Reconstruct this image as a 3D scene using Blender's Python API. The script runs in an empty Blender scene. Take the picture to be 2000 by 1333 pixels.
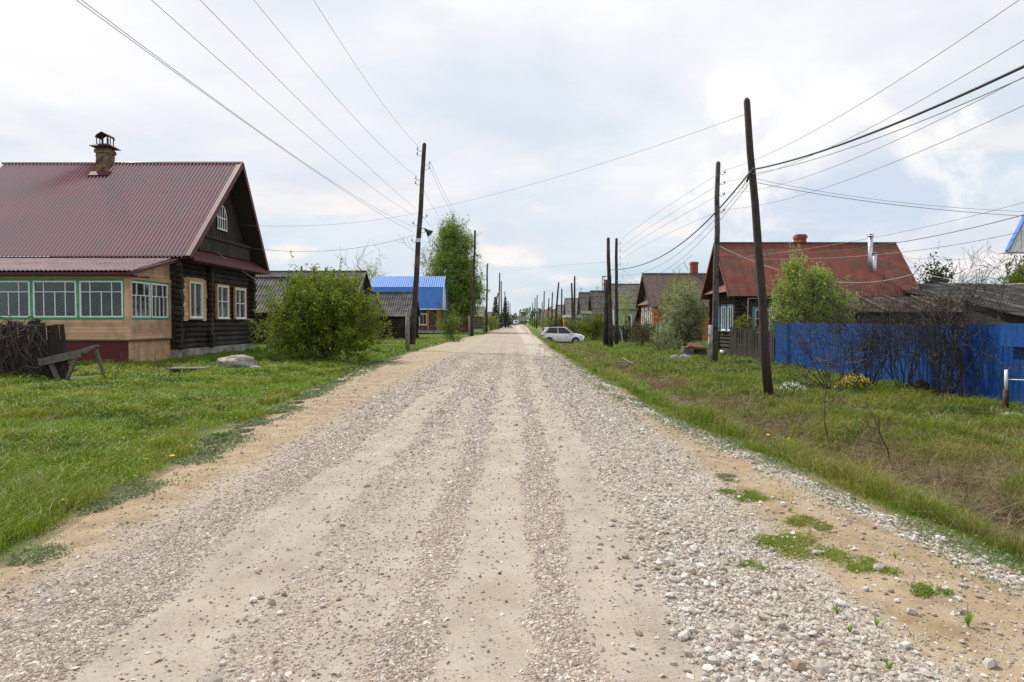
import bpy, math, random
import numpy as np
from mathutils import Vector, Matrix
R = math.radians
rng = np.random.default_rng(7)
random.seed(7)
S = bpy.context.scene
COL = S.collection
# ------------------------------------------------------------------ camera, sky, sun
EYE = 1.6
cam_d = bpy.data.cameras.new('camera'); cam = bpy.data.objects.new('camera', cam_d); COL.objects.link(cam)
cam_d.sensor_width = 36; cam_d.lens = 24.0; cam_d.clip_end = 6000; cam_d.clip_start = .1
cam.location = (0, 0, EYE); cam.rotation_euler = (R(90 - 1.655), 0, R(0.43))
S.camera = cam
SUNV = Vector((.50, -.50, -.84)).normalized()
sd = bpy.data.lights.new('sun', 'SUN'); sd.energy = 4.7; sd.angle = R(0.8); sd.color = (1, .94, .83)
so = bpy.data.objects.new('sun', sd); COL.objects.link(so); so.rotation_euler = SUNV.to_track_quat('-Z', 'Y').to_euler()
so.location = (0, 0, 30)
S.view_settings.view_transform = 'Standard'; S.view_settings.look = 'None'
S.view_settings.exposure = 0.0; S.view_settings.gamma = 1
S.view_settings.use_curve_mapping = False
W = bpy.data.worlds.new('World'); S.world = W; W.use_nodes = True
def build_world():
    nt = W.node_tree; N = nt.nodes; L = nt.links; N.clear()
    out = N.new('ShaderNodeOutputWorld')
    sky = N.new('ShaderNodeTexSky'); sky.sky_type = 'NISHITA'; sky.sun_disc = False
    sky.sun_elevation = R(50); sky.sun_rotation = R(-45); sky.air_density = 1.0; sky.dust_density = 1.5; sky.ozone_density = 1
    tc = N.new('ShaderNodeTexCoord')
    def math_(op, a, b=None, clamp=False):
        m = N.new('ShaderNodeMath'); m.operation = op; m.use_clamp = clamp
        for i, v in enumerate((a, b)):
            if v is None: continue
            if isinstance(v, (int, float)): m.inputs[i].default_value = v
            else: L.new(v, m.inputs[i])
        return m.outputs[0]
    sep = N.new('ShaderNodeSeparateXYZ'); L.new(tc.outputs['Generated'], sep.inputs[0])
    zc = math_('MAXIMUM', sep.outputs[2], 0.0)
    zz = math_('ADD', zc, 0.16)
    comb = N.new('ShaderNodeCombineXYZ')
    L.new(math_('DIVIDE', sep.outputs[0], zz), comb.inputs[0]); L.new(math_('DIVIDE', sep.outputs[1], zz), comb.inputs[1])
    L.new(math_('MULTIPLY', sep.outputs[2], 3.0), comb.inputs[2])
    def noise(scale, det, rough, dist=0, vec=None, off=None):
        n = N.new('ShaderNodeTexNoise'); n.inputs['Scale'].default_value = scale; n.inputs['Detail'].default_value = det
        n.inputs['Roughness'].default_value = rough; n.inputs['Distortion'].default_value = dist
        v = vec or comb.outputs[0]
        if off:
            mp = N.new('ShaderNodeMapping'); mp.inputs['Location'].default_value = off; L.new(v, mp.inputs[0]); v = mp.outputs[0]
        L.new(v, n.inputs[0]); return n.outputs[0]
    def mr(v, a, b, c, d, smooth=True):
        m = N.new('ShaderNodeMapRange'); m.interpolation_type = 'SMOOTHSTEP' if smooth else 'LINEAR'
        L.new(v, m.inputs[0])
        for i, q in enumerate((a, b, c, d)): m.inputs[i + 1].default_value = q
        return m.outputs[0]
    def mix(f, a, b):
        m = N.new('ShaderNodeMix'); m.data_type = 'RGBA'
        if isinstance(f, (int, float)): m.inputs[0].default_value = f
        else: L.new(f, m.inputs[0])
        for i, v in ((6, a), (7, b)):
            if isinstance(v, tuple): m.inputs[i].default_value = (*v, 1)
            else: L.new(v, m.inputs[i])
        return m.outputs[2]
    # clear sky, a little pale near the ground
    skys = N.new('ShaderNodeVectorMath'); skys.operation = 'SCALE'; L.new(sky.outputs[0], skys.inputs[0]); skys.inputs['Scale'].default_value = .115
    blue = mix(.7, skys.outputs[0], (.52, .73, .88))
    # high veil of cloud
    veil_n = noise(.55, 6, .55, .3, off=(3.1, 1.7, 0))
    veil_h = mr(sep.outputs[2], .02, .30, 0.0, 1.0)
    veil = math_('ADD', mr(veil_n, .30, .62, 0, .55), math_('MULTIPLY', veil_h, .58), True)
    tone_n = noise(.9, 5, .5, .2, off=(8.3, 2.2, 0))
    veil_col = mix(mr(tone_n, .32, .68, 0, 1), (.82, .86, .93), mix(veil_h, (.92, .94, .97), (1.05, 1.03, 1.03)))
    c1 = mix(veil, blue, veil_col)
    # low banked clouds: noise laid out by direction
    mp = N.new('ShaderNodeMapping'); mp.inputs['Scale'].default_value = (3.2, 3.2, 11); mp.inputs['Location'].default_value = (1.3, .4, .2); L.new(tc.outputs['Generated'], mp.inputs[0])
    ln = noise(1.5, 7, .58, .25, vec=mp.outputs[0])
    band = math_('MULTIPLY', mr(sep.outputs[2], -.02, .05, .55, 1), mr(sep.outputs[2], .14, .30, 1, 0))
    lowm = math_('MULTIPLY', mr(ln, .47, .62, 0, 1), band)
    mp2 = N.new('ShaderNodeMapping'); mp2.inputs['Scale'].default_value = (3.2, 3.2, 11); mp2.inputs['Location'].default_value = (1.3, .4, -.12); L.new(tc.outputs['Generated'], mp2.inputs[0])
    ln2 = noise(1.5, 4, .5, .25, vec=mp2.outputs[0])
    lowcol = mix(mr(ln2, .42, .66, 0, 1), (1.0, .95, .92), (.74, .80, .89))
    c2 = mix(lowm, c1, lowcol)
    # cumulus tower over the right hand houses
    def blob(px, py, rx, ry):
        d = Vector(((px - 1010) / 1333, 1, (628 - py) / 1333)).normalized()
        vs = N.new('ShaderNodeVectorMath'); vs.operation = 'SUBTRACT'; L.new(tc.outputs['Generated'], vs.inputs[0]); vs.inputs[1].default_value = d
        vm = N.new('ShaderNodeVectorMath'); vm.operation = 'MULTIPLY'; L.new(vs.outputs[0], vm.inputs[0]); vm.inputs[1].default_value = (1333 / rx, 1333 / rx, 1333 / ry)
        le = N.new('ShaderNodeVectorMath'); le.operation = 'LENGTH'; L.new(vm.outputs[0], le.inputs[0]); return le.outputs['Value']
    b = math_('MINIMUM', math_('MINIMUM', blob(1640, 300, 160, 110), blob(1500, 330, 130, 85)), math_('MINIMUM', blob(1620, 400, 300, 70), blob(1430, 215, 70, 60)))
    cn = noise(9, 7, .6, .2, vec=tc.outputs['Generated'])
    edge = math_('ADD', b, math_('MULTIPLY', math_('SUBTRACT', cn, .5), 2.8))
    cm = mr(edge, .75, 1.12, 1, 0)
    core = mr(edge, .25, .95, 0, 1)
    sn = noise(5, 5, .55, .3, vec=tc.outputs['Generated'], off=(.13, 0, -.09))
    hgt = mr(sep.outputs[2], .10, .26, -.28, .22, False)
    lit = math_('ADD', math_('ADD', sn, hgt), math_('MULTIPLY', core, .22))
    ccol = mix(mr(lit, .42, .72, 0, 1), (.66, .74, .88), (1.06, 1.04, 1.02))
    c3 = mix(math_('MULTIPLY', cm, .75), c2, ccol)
    bg = N.new('ShaderNodeBackground'); L.new(c3, bg.inputs[0]); bg.inputs[1].default_value = 1.0
    L.new(bg.outputs[0], out.inputs[0])
build_world()

# ------------------------------------------------------------------ noise and terrain
_perm = np.random.default_rng(3).random((256, 256))
def vnoise(x, y):
    x = np.asarray(x, float); y = np.asarray(y, float)
    xi = np.floor(x).astype(int); yi = np.floor(y).astype(int); fx = x - xi; fy = y - yi
    fx = fx * fx * (3 - 2 * fx); fy = fy * fy * (3 - 2 * fy)
    g = lambda a, b: _perm[a & 255, b & 255]
    return (g(xi, yi) * (1 - fx) + g(xi + 1, yi) * fx) * (1 - fy) + (g(xi, yi + 1) * (1 - fx) + g(xi + 1, yi + 1) * fx) * fy
def fbm(x, y, o=3):
    s = 0; a = .5
    for k in range(o): s = s + a * (vnoise(x * 2 ** k + 17 * k, y * 2 ** k + 5 * k) - .5); a *= .55
    return s
def road_z(Y): return np.interp(Y, [-50, 60, 76, 90, 115, 150, 400, 3000], [0, 0, 0, -.22, -.05, .05, .12, .2])
_LY = [-60, 0, 4.5, 5.7, 7.8, 9.6, 12.4, 16.2, 21, 29.6, 41, 66, 97, 178, 400, 3000]
_LX = [-3.2, -3.2, -3.35, -3.55, -3.75, -4., -4.25, -4.7, -4.95, -5.4, -5.4, -5.0, -4.2, -4.2, -5, -5]
_RY = [-60, 0, 4.5, 7.84, 12.4, 23, 41, 66, 97, 180, 400, 3000]
_RX = [3.4, 3.4, 3.15, 2.85, 2.4, 2.1, 1.85, 1.9, 2.0, 2.5, 2.5, 2.5]
def XL(Y): return np.interp(Y, _LY, _LX)
def XR(Y): return np.interp(Y, _RY, _RX)
def ditch_f(Y): return np.interp(Y, [-60, 90, 180, 3000], [1, 1, .25, .2])
def HZ(X, Y):
    X = np.asarray(X, float); Y = np.asarray(Y, float)
    z = road_z(Y); xl = XL(Y); xr = XR(Y)
    dl = xl - X; dr = X - xr
    left = np.interp(dl, [0, .3, 1.2, 2.5, 4, 60], [0, -.02, -.05, .02, .03, .05]) + np.where(dl > 0, np.minimum(dl, 1.5) / 1.5, 0) * (.22 * fbm(X * .45, Y * .45) + .10 * fbm(X * 1.4, Y * 1.4, 2))
    wob = .5 * fbm(X * 0 + 3.3, Y * .3)
    right = np.interp(dr + wob * np.clip(dr, 0, 1), [0, .45, 1.3, 2.3, 3.0, 3.9, 5.0, 12, 60, 200], [0, -.06, -.42, -.88, -.74, -.54, -.5, -.5, -.45, -.2]) * ditch_f(Y) \
        + np.where(dr > 0, np.minimum(dr, 1.2) / 1.2, 0) * .26 * fbm(X * .6 + 40, Y * .5)
    inroad = (dl < 0) & (dr < 0)
    rr = .05 * fbm(X * 1.3, Y * .4) + .02 * fbm(X * 5, Y * 3) 
    e = np.clip(np.minimum(-dl, -dr) / .4, 0, 1)
    return z + np.where(inroad, rr * e + .03 * e, np.where(dl >= 0, left, right))
def hz(x, y): return float(HZ(np.array([x]), np.array([y]))[0])
_sx = [-9, -3.2, -2.8, -2.5, -2.4, -2.05, -1.9, -1.42, -1.3, -1.05, -.95, -.66, -.58, -.38, -.32, .08, .15, .38, .45, .85, .97, 1.75, 1.95, 2.2, 9]
_sg = [.0, .05, .32, .62, 1, 1, .08, .04, .42, .48, .18, .22, .85, .8, .06, .06, .9, .85, .10, .14, 1, 1, .45, .14, .14]
def strip_s(X, Y): return X + .0075 * np.minimum(Y, 150) + .16 * fbm(X * 0, Y * .45, 2) + .26 * fbm(X * 2.1, Y * .9, 5) + .14 * fbm(X * 9, Y * 6, 3)
def gravelness(X, Y):
    s = strip_s(X, Y)
    g = np.interp(s, _sx, _sg)
    mid = np.clip((Y - 12) / 30, 0, .75) * ((s > -2.9) & (s < 1.9)); g = g * (1 - mid) + .72 * mid
    g = g + (.5 * fbm(X * .9 + 11, Y * .35, 3)) * (s > -2.7) * np.clip(g * 4, .25, 1)
    berm = np.exp(-((XR(Y) - .12 + .12 * fbm(X * 0 + 9, Y * 1.1) - X) / .16) ** 2) * .95
    g = g * np.clip((XR(Y) - X) / .25, 0, 1)
    g = np.maximum(g, berm)
    return np.clip(g + .35 * fbm(X * 3, Y * 1.6, 3) * np.where(g > .05, 1, .3), 0, 1)
def sandness(X, Y):
    s = strip_s(X, Y)
    return np.clip(np.interp(s, [-9, -3.0, -2.5, 1.75, 2.1, 9], [1, 1, 0, 0, 1, 1]) * np.interp(Y, [0, 14, 40, 400], [1, 1, .45, .3]) + .25 * fbm(X * .8, Y * .8), 0, 1)
def whiteness(X, Y):
    s = strip_s(X, Y); return np.interp(s, [-3, -2.6, -2.2, .8, 1.0, 9], [.35, .3, 0, .05, 1, 1])

# ------------------------------------------------------------------ materials
def new_mat(name):
    m = bpy.data.materials.new(name); m.use_nodes = True; nt = m.node_tree; b = nt.nodes['Principled BSDF']; return m, nt, b
def mat(name, c1, c2=None, scale=4, rough=.8, metal=0, bump=0, stretch=(1, 1, 1), det=5, island=0, lo=.35, hi=.65, c3=None, s3=1.2, coat=0, trans=0, bscale=None, spec=None):
    m, nt, b = new_mat(name); N = nt.nodes; L = nt.links
    b.inputs['Roughness'].default_value = rough; b.inputs['Metallic'].default_value = metal
    if spec is not None: b.inputs['Specular IOR Level'].default_value = spec
    if coat: b.inputs['Coat Weight'].default_value = min(coat, 1); b.inputs['Coat Roughness'].default_value = .15
    if coat > 1: b.inputs['Coat IOR'].default_value = coat; b.inputs['Coat Roughness'].default_value = .30
    if c2 is None and not island and not bump:
        b.inputs['Base Color'].default_value = (*c1, 1); col = None
    tc = N.new('ShaderNodeTexCoord'); mp = N.new('ShaderNodeMapping'); mp.inputs['Scale'].default_value = stretch
    L.new(tc.outputs['Object'], mp.inputs[0])
    n = N.new('ShaderNodeTexNoise'); n.inputs['Scale'].default_value = scale; n.inputs['Detail'].default_value = det; n.inputs['Roughness'].default_value = .6
    L.new(mp.outputs[0], n.inputs[0])
    cr = N.new('ShaderNodeValToRGB'); cr.color_ramp.elements[0].position = lo; cr.color_ramp.elements[1].position = hi
    cr.color_ramp.elements[0].color = (*c1, 1); cr.color_ramp.elements[1].color = (*(c2 or c1), 1)
    L.new(n.outputs[0], cr.inputs[0]); col = cr.outputs[0]
    if c3:
        n3 = N.new('ShaderNodeTexNoise'); n3.inputs['Scale'].default_value = s3; n3.inputs['Detail'].default_value = 6; n3.inputs['Roughness'].default_value = .65; L.new(tc.outputs['Object'], n3.inputs[0])
        r3 = N.new('ShaderNodeMapRange'); L.new(n3.outputs[0], r3.inputs[0]); r3.inputs[1].default_value = .48; r3.inputs[2].default_value = .62
        mx = N.new('ShaderNodeMix'); mx.data_type = 'RGBA'; L.new(r3.outputs[0], mx.inputs[0]); L.new(col, mx.inputs[6]); mx.inputs[7].default_value = (*c3, 1); col = mx.outputs[2]
    if island:
        g = N.new('ShaderNodeNewGeometry'); hs = N.new('ShaderNodeHueSaturation')
        r1 = N.new('ShaderNodeMapRange'); L.new(g.outputs['Random Per Island'], r1.inputs[0]); r1.inputs[3].default_value = 1 - island; r1.inputs[4].default_value = 1 + island
        L.new(r1.outputs[0], hs.inputs['Value']); L.new(col, hs.inputs['Color'])
        wn = N.new('ShaderNodeMath'); wn.operation = 'MULTIPLY'; L.new(g.outputs['Random Per Island'], wn.inputs[0]); wn.inputs[1].default_value = 37.7
        fr = N.new('ShaderNodeMath'); fr.operation = 'FRACT'; L.new(wn.outputs[0], fr.inputs[0])
        r2 = N.new('ShaderNodeMapRange'); L.new(fr.outputs[0], r2.inputs[0]); r2.inputs[3].default_value = .5 - island * .07; r2.inputs[4].default_value = .5 + island * .07
        L.new(r2.outputs[0], hs.inputs['Hue']); col = hs.outputs[0]
    L.new(col, b.inputs['Base Color'])
    if bump:
        bp = N.new('ShaderNodeBump'); bp.inputs['Strength'].default_value = bump; bp.inputs['Distance'].default_value = .02
        if bscale:
            nb = N.new('ShaderNodeTexNoise'); nb.inputs['Scale'].default_value = bscale; nb.inputs['Detail'].default_value = 4; L.new(mp.outputs[0], nb.inputs[0]); L.new(nb.outputs[0], bp.inputs['Height'])
        else: L.new(n.outputs[0], bp.inputs['Height'])
        L.new(bp.outputs[0], b.inputs['Normal'])
    if trans:
        tr = N.new('ShaderNodeBsdfTranslucent'); L.new(col, tr.inputs[0]); ms = N.new('ShaderNodeMixShader'); ms.inputs[0].default_value = trans
        L.new(b.outputs[0], ms.inputs[1]); L.new(tr.outputs[0], ms.inputs[2]); L.new(ms.outputs[0], N['Material Output'].inputs[0])
    return m
M = {}
M['log'] = mat('old_log', (.010, .0065, .005), (.030, .021, .016), 3, .85, bump=.5, stretch=(1, 1, 8), c3=(.048, .038, .03), s3=1.1, island=.3)
M['log_red'] = mat('brown_log', (.018, .009, .006), (.045, .022, .015), 3, .85, bump=.5, stretch=(1, 1, 8), island=.25)
M['oldwood'] = mat('weathered_wood', (.06, .05, .042), (.17, .15, .13), 6, .9, bump=.5, stretch=(6, 6, 1), island=.3)
M['oldwood_dark'] = mat('dark_old_wood', (.012, .009, .007), (.045, .034, .027), 6, .9, bump=.5, stretch=(8, 8, 1), island=.3)
M['greyboard'] = mat('grey_board', (.07, .062, .055), (.20, .18, .165), 8, .9, bump=.4, stretch=(1, 6, 6), island=.15)
M['pole'] = mat('tarred_pole', (.012, .009, .008), (.055, .038, .03), 7, .85, bump=.6, stretch=(5, 5, .5), c3=(.09, .07, .06), s3=2)
M['pole_brown'] = mat('brown_pole', (.018, .011, .009), (.065, .042, .034), 7, .85, bump=.6, stretch=(5, 5, .5))
M['pole_grey'] = mat('grey_weathered_pole', (.05, .042, .038), (.13, .115, .105), 6, .9, bump=.5, stretch=(5, 5, .6), c3=(.03, .024, .02), s3=2)
M['stub'] = mat('grey_stub', (.14, .12, .10), (.27, .24, .21), 6, .9, bump=.5, stretch=(4, 4, 1))
M['concrete'] = mat('old_plaster', (.22, .21, .20), (.42, .40, .37), 3, .9, bump=.4, c3=(.13, .12, .10), s3=2.2)
M['burgundy'] = mat('burgundy_roof_sheet', (.16, .013, .028), (.22, .024, .044), 1.5, .30, bump=.05, stretch=(3, .5, .5), spec=1.0, coat=2.4, c3=(.135, .03, .045), s3=.5)
M['burg_old'] = mat('faded_porch_roof_sheet', (.13, .06, .07), (.19, .12, .125), 2.5, .42, bump=.05, c3=(.10, .035, .045), s3=1.5, stretch=(3, .6, .6))
M['burg_trim'] = mat('burgundy_trim', (.075, .008, .014), (.10, .014, .022), 2, .6)
M['burg_skirt'] = mat('dark_red_board', (.085, .004, .008), (.12, .007, .012), 2, .55)
M['siding'] = mat('varnished_plank', (.54, .31, .18), (.66, .42, .27), 5, .6, bump=.15, stretch=(.6, .6, 14), island=.16, c3=(.40, .25, .15), s3=1.3)
M['siding_or'] = mat('honey_plank', (.52, .27, .10), (.66, .38, .16), 5, .6, bump=.15, stretch=(1, 1, 10), island=.14)
M['green'] = mat('green_paint', (.03, .30, .16), (.05, .38, .21), 9, .5, c3=(.03, .24, .13), s3=4)
M['white'] = mat('white_paint', (.70, .71, .72), (.82, .82, .82), 6, .45, bump=.05)
M['brick'] = mat('sooty_brick', (.13, .075, .04), (.28, .20, .12), 7, .9, bump=.6, c3=(.045, .035, .03), s3=3)
M['redbrick'] = mat('red_brick', (.22, .05, .03), (.36, .09, .055), 9, .9, bump=.5)
M['rustdark'] = mat('rusty_iron', (.025, .012, .010), (.09, .035, .025), 8, .7, metal=.3)
M['iron'] = mat('black_iron', (.02, .02, .022), (.05, .05, .05), 8, .55, metal=.5)
M['slate'] = mat('weathered_slate', (.05, .048, .046), (.155, .148, .14), 1.6, .85, bump=.25, c3=(.055, .053, .05), s3=1.1, stretch=(1, 1, 1))
M['slate_brown'] = mat('mossy_slate', (.045, .038, .034), (.13, .115, .10), 1.8, .85, bump=.25, c3=(.05, .055, .035), s3=1.4)
M['slate_pale'] = mat('pale_slate', (.12, .113, .11), (.27, .26, .25), 1.6, .85, bump=.25, c3=(.12, .11, .11), s3=1.1)
M['redroof'] = mat('rusting_red_roof', (.115, .024, .013), (.21, .046, .024), 1.1, .65, bump=.1, c3=(.085, .042, .024), s3=.9, det=8)
M['brownroof'] = mat('rusty_brown_roof', (.07, .038, .03), (.12, .068, .054), 1.8, .65, bump=.1, c3=(.07, .05, .04), s3=1.2)
M['feltroof'] = mat('brown_roof_felt', (.028, .018, .015), (.06, .042, .034), 2, .95, bump=.3, c3=(.085, .065, .052), s3=1.6, spec=.15)
M['darkfelt'] = mat('dark_roof_felt', (.018, .017, .019), (.04, .038, .041), 2, .95, bump=.2, c3=(.065, .063, .065), s3=1.5, spec=.15)
M['blue_roof'] = mat('blue_roof_sheet', (.03, .15, .50), (.04, .18, .55), 1.5, .45, bump=.03)
M['blue_fence'] = mat('blue_fence_sheet', (.003, .046, .205), (.005, .066, .285), .8, .5, bump=.05, c3=(.014, .06, .17), s3=1.6, stretch=(1, 1, .4), spec=.3)
M['blue_fence_light'] = mat('lighter_blue_fence_sheet', (.006, .062, .26), (.008, .075, .29), 1, .5, bump=.05)
M['bluepaint'] = mat('blue_window_paint', (.07, .19, .36), (.12, .27, .44), 9, .6)
M['orange'] = mat('orange_plank', (.36, .10, .018), (.48, .16, .035), 6, .6, bump=.2, stretch=(1, 1, 10), island=.08)
M['galv'] = mat('galvanised_steel', (.45, .47, .5), (.60, .62, .65), 5, .32, metal=.85)
M['greywall'] = mat('pale_grey_green_wall', (.27, .31, .28), (.36, .40, .37), 4, .85, bump=.1)
M['greenwall'] = mat('dark_green_boards', (.02, .07, .055), (.04, .12, .09), 5, .8, island=.2)
M['yellow'] = mat('yellow_paint', (.52, .33, .04), (.60, .40, .07), 4, .7)
M['cloth_blue'] = mat('blue_tarp', (.05, .08, .2), (.22, .27, .42), 7, .6, bump=.6)
M['rustred'] = mat('rust_red_boards', (.18, .035, .015), (.30, .07, .03), 4, .85, bump=.2)
M['rock'] = mat('pale_boulder', (.20, .175, .15), (.42, .385, .34), 5, .95, bump=1.0, det=8, c3=(.20, .18, .15), s3=7)
M['wire'] = mat('wire_metal', (.20, .20, .21), None, rough=.5, metal=.3)
M['cable'] = mat('black_cable', (.012, .012, .013), None, rough=.5)
M['cable_white'] = mat('white_cable', (.55, .55, .55), None, rough=.6)
M['ceramic'] = mat('insulator_ceramic', (.30, .28, .27), (.5, .5, .5), 9, .3)
M['twig'] = mat('bare_twig', (.045, .03, .026), (.11, .08, .07), 9, .9)
M['twig_dark'] = mat('dark_twig', (.022, .016, .015), (.06, .045, .04), 9, .9)
M['bark'] = mat('bark', (.05, .04, .032), (.14, .115, .09), 8, .95, bump=.5)
M['birchbark'] = mat('birch_bark', (.30, .29, .27), (.55, .54, .5), 4, .9, c3=(.06, .05, .05), s3=3)
M['leaf'] = mat('bush_leaf', (.13, .175, .014), (.22, .27, .028), 2, .6, island=.4, trans=.4, spec=.3)
M['leaf_y'] = mat('bird_cherry_leaf', (.24, .31, .06), (.38, .45, .12), 2.5, .6, island=.35, trans=.35, spec=.3)
M['leaf_pale'] = mat('blossoming_leaf', (.24, .28, .11), (.58, .60, .40), 7, .6, island=.35, trans=.3, lo=.45, hi=.7, spec=.3)
M['leaf_birch'] = mat('birch_leaf', (.16, .23, .035), (.26, .34, .07), .6, .6, island=.35, trans=.4, spec=.3)
M['leaf_brown'] = mat('olive_leaf', (.09, .11, .03), (.15, .16, .055), 2, .7, island=.35, trans=.3, spec=.3)
M['leaf_bright'] = mat('bright_weed_leaf', (.13, .25, .02), (.20, .33, .035), 2, .6, island=.3, trans=.35, spec=.3)
M['leaf_dark'] = mat('dark_weed_leaf', (.035, .09, .02), (.07, .14, .035), 2, .6, island=.35, trans=.25, spec=.3)
M['needle'] = mat('spruce_needle', (.012, .022, .012), (.03, .045, .024), 2, .8, island=.4)
M['needle_pine'] = mat('pine_needle', (.03, .055, .02), (.06, .09, .035), 1, .8, island=.4)
M['forest'] = mat('far_forest_foliage', (.05, .09, .025), (.12, .18, .05), .12, .8, island=.35)
M['yel_fl'] = mat('yellow_petal', (.80, .52, .01), (.85, .62, .02), 9, .6)
M['wht_fl'] = mat('white_petal', (.7, .7, .66), (.8, .8, .78), 9, .6)
M['carwhite'] = mat('white_car_paint', (.78, .79, .82), (.84, .85, .87), 2, .3, coat=.6, c3=(.62, .62, .62), s3=5)
M['cardark'] = mat('dark_car_paint', (.012, .015, .022), (.02, .022, .03), 2, .25, coat=.6)
M['cargrey'] = mat('silver_car_paint', (.30, .31, .33), (.36, .37, .4), 2, .3, coat=.5)
M['carglass'] = mat('tinted_car_glass', (.008, .009, .011), None, rough=.08)
M['rubber'] = mat('tyre_rubber', (.014, .014, .014), (.03, .03, .03), 8, .8)
M['rim'] = mat('alloy_rim', (.30, .31, .33), None, rough=.35, metal=.7)
M['redlamp'] = mat('red_tail_lamp', (.30, .01, .012), None, rough=.2)
M['clearlamp'] = mat('clear_headlamp', (.35, .36, .38), None, rough=.15)
M['black'] = mat('black_plastic', (.012, .012, .013), None, rough=.6)
M['darkinside'] = mat('dark_interior', (.012, .011, .010), None, rough=.9)
def curtain_mat():
    m, nt, b = new_mat('lattice_net_curtain'); N = nt.nodes; L = nt.links
    tc = N.new('ShaderNodeTexCoord'); sp = N.new('ShaderNodeSeparateXYZ'); L.new(tc.outputs['Object'], sp.inputs[0])
    u = N.new('ShaderNodeMath'); u.operation = 'ADD'; L.new(sp.outputs[0], u.inputs[0]); L.new(sp.outputs[1], u.inputs[1])
    def ln(sg):
        a = N.new('ShaderNodeMath'); a.operation = 'MULTIPLY'; L.new(sp.outputs[2], a.inputs[0]); a.inputs[1].default_value = sg * 2.1
        c = N.new('ShaderNodeMath'); c.operation = 'ADD'; L.new(u.outputs[0], c.inputs[0]); L.new(a.outputs[0], c.inputs[1])
        d = N.new('ShaderNodeMath'); d.operation = 'MULTIPLY'; L.new(c.outputs[0], d.inputs[0]); d.inputs[1].default_value = 4.2
        f = N.new('ShaderNodeMath'); f.operation = 'FRACT'; L.new(d.outputs[0], f.inputs[0])
        g = N.new('ShaderNodeMath'); g.operation = 'LESS_THAN'; L.new(f.outputs[0], g.inputs[0]); g.inputs[1].default_value = .22; return g.outputs[0]
    mx = N.new('ShaderNodeMath'); mx.operation = 'MAXIMUM'; L.new(ln(1), mx.inputs[0]); L.new(ln(-1), mx.inputs[1])
    ns = N.new('ShaderNodeTexNoise'); ns.inputs['Scale'].default_value = 3; L.new(tc.outputs['Object'], ns.inputs[0])
    cr = N.new('ShaderNodeValToRGB'); cr.color_ramp.elements[0].color = (.055, .048, .055, 1); cr.color_ramp.elements[1].color = (.10, .11, .105, 1); cr.color_ramp.elements[0].position = .4; cr.color_ramp.elements[1].position = .6; L.new(ns.outputs[0], cr.inputs[0])
    mm = N.new('ShaderNodeMix'); mm.data_type = 'RGBA'; L.new(mx.outputs[0], mm.inputs[0]); L.new(cr.outputs[0], mm.inputs[6]); mm.inputs[7].default_value = (.22, .22, .21, 1)
    L.new(mm.outputs[2], b.inputs['Base Color']); b.inputs['Roughness'].default_value = .9
    return m
M['curtain'] = curtain_mat()
def glass_mat():
    m, nt, b = new_mat('window_glass'); N = nt.nodes; L = nt.links
    g = N.new('ShaderNodeBsdfGlossy'); g.inputs['Roughness'].default_value = .03; g.inputs['Color'].default_value = (.8, .82, .85, 1)
    t = N.new('ShaderNodeBsdfTransparent'); t.inputs[0].default_value = (.82, .85, .84, 1)
    lw = N.new('ShaderNodeFresnel'); lw.inputs[0].default_value = 1.6
    ml = N.new('ShaderNodeMath'); ml.operation = 'MULTIPLY'; L.new(lw.outputs[0], ml.inputs[0]); ml.inputs[1].default_value = .55; ms = N.new('ShaderNodeMixShader'); L.new(ml.outputs[0], ms.inputs[0]); L.new(t.outputs[0], ms.inputs[1]); L.new(g.outputs[0], ms.inputs[2]); L.new(ms.outputs[0], N['Material Output'].inputs[0])
    return m
M['glass'] = glass_mat()
M['room'] = mat('dim_room_curtain', (.05, .052, .055), (.20, .20, .20), 1.6, .9, stretch=(5, 5, .6))
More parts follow.
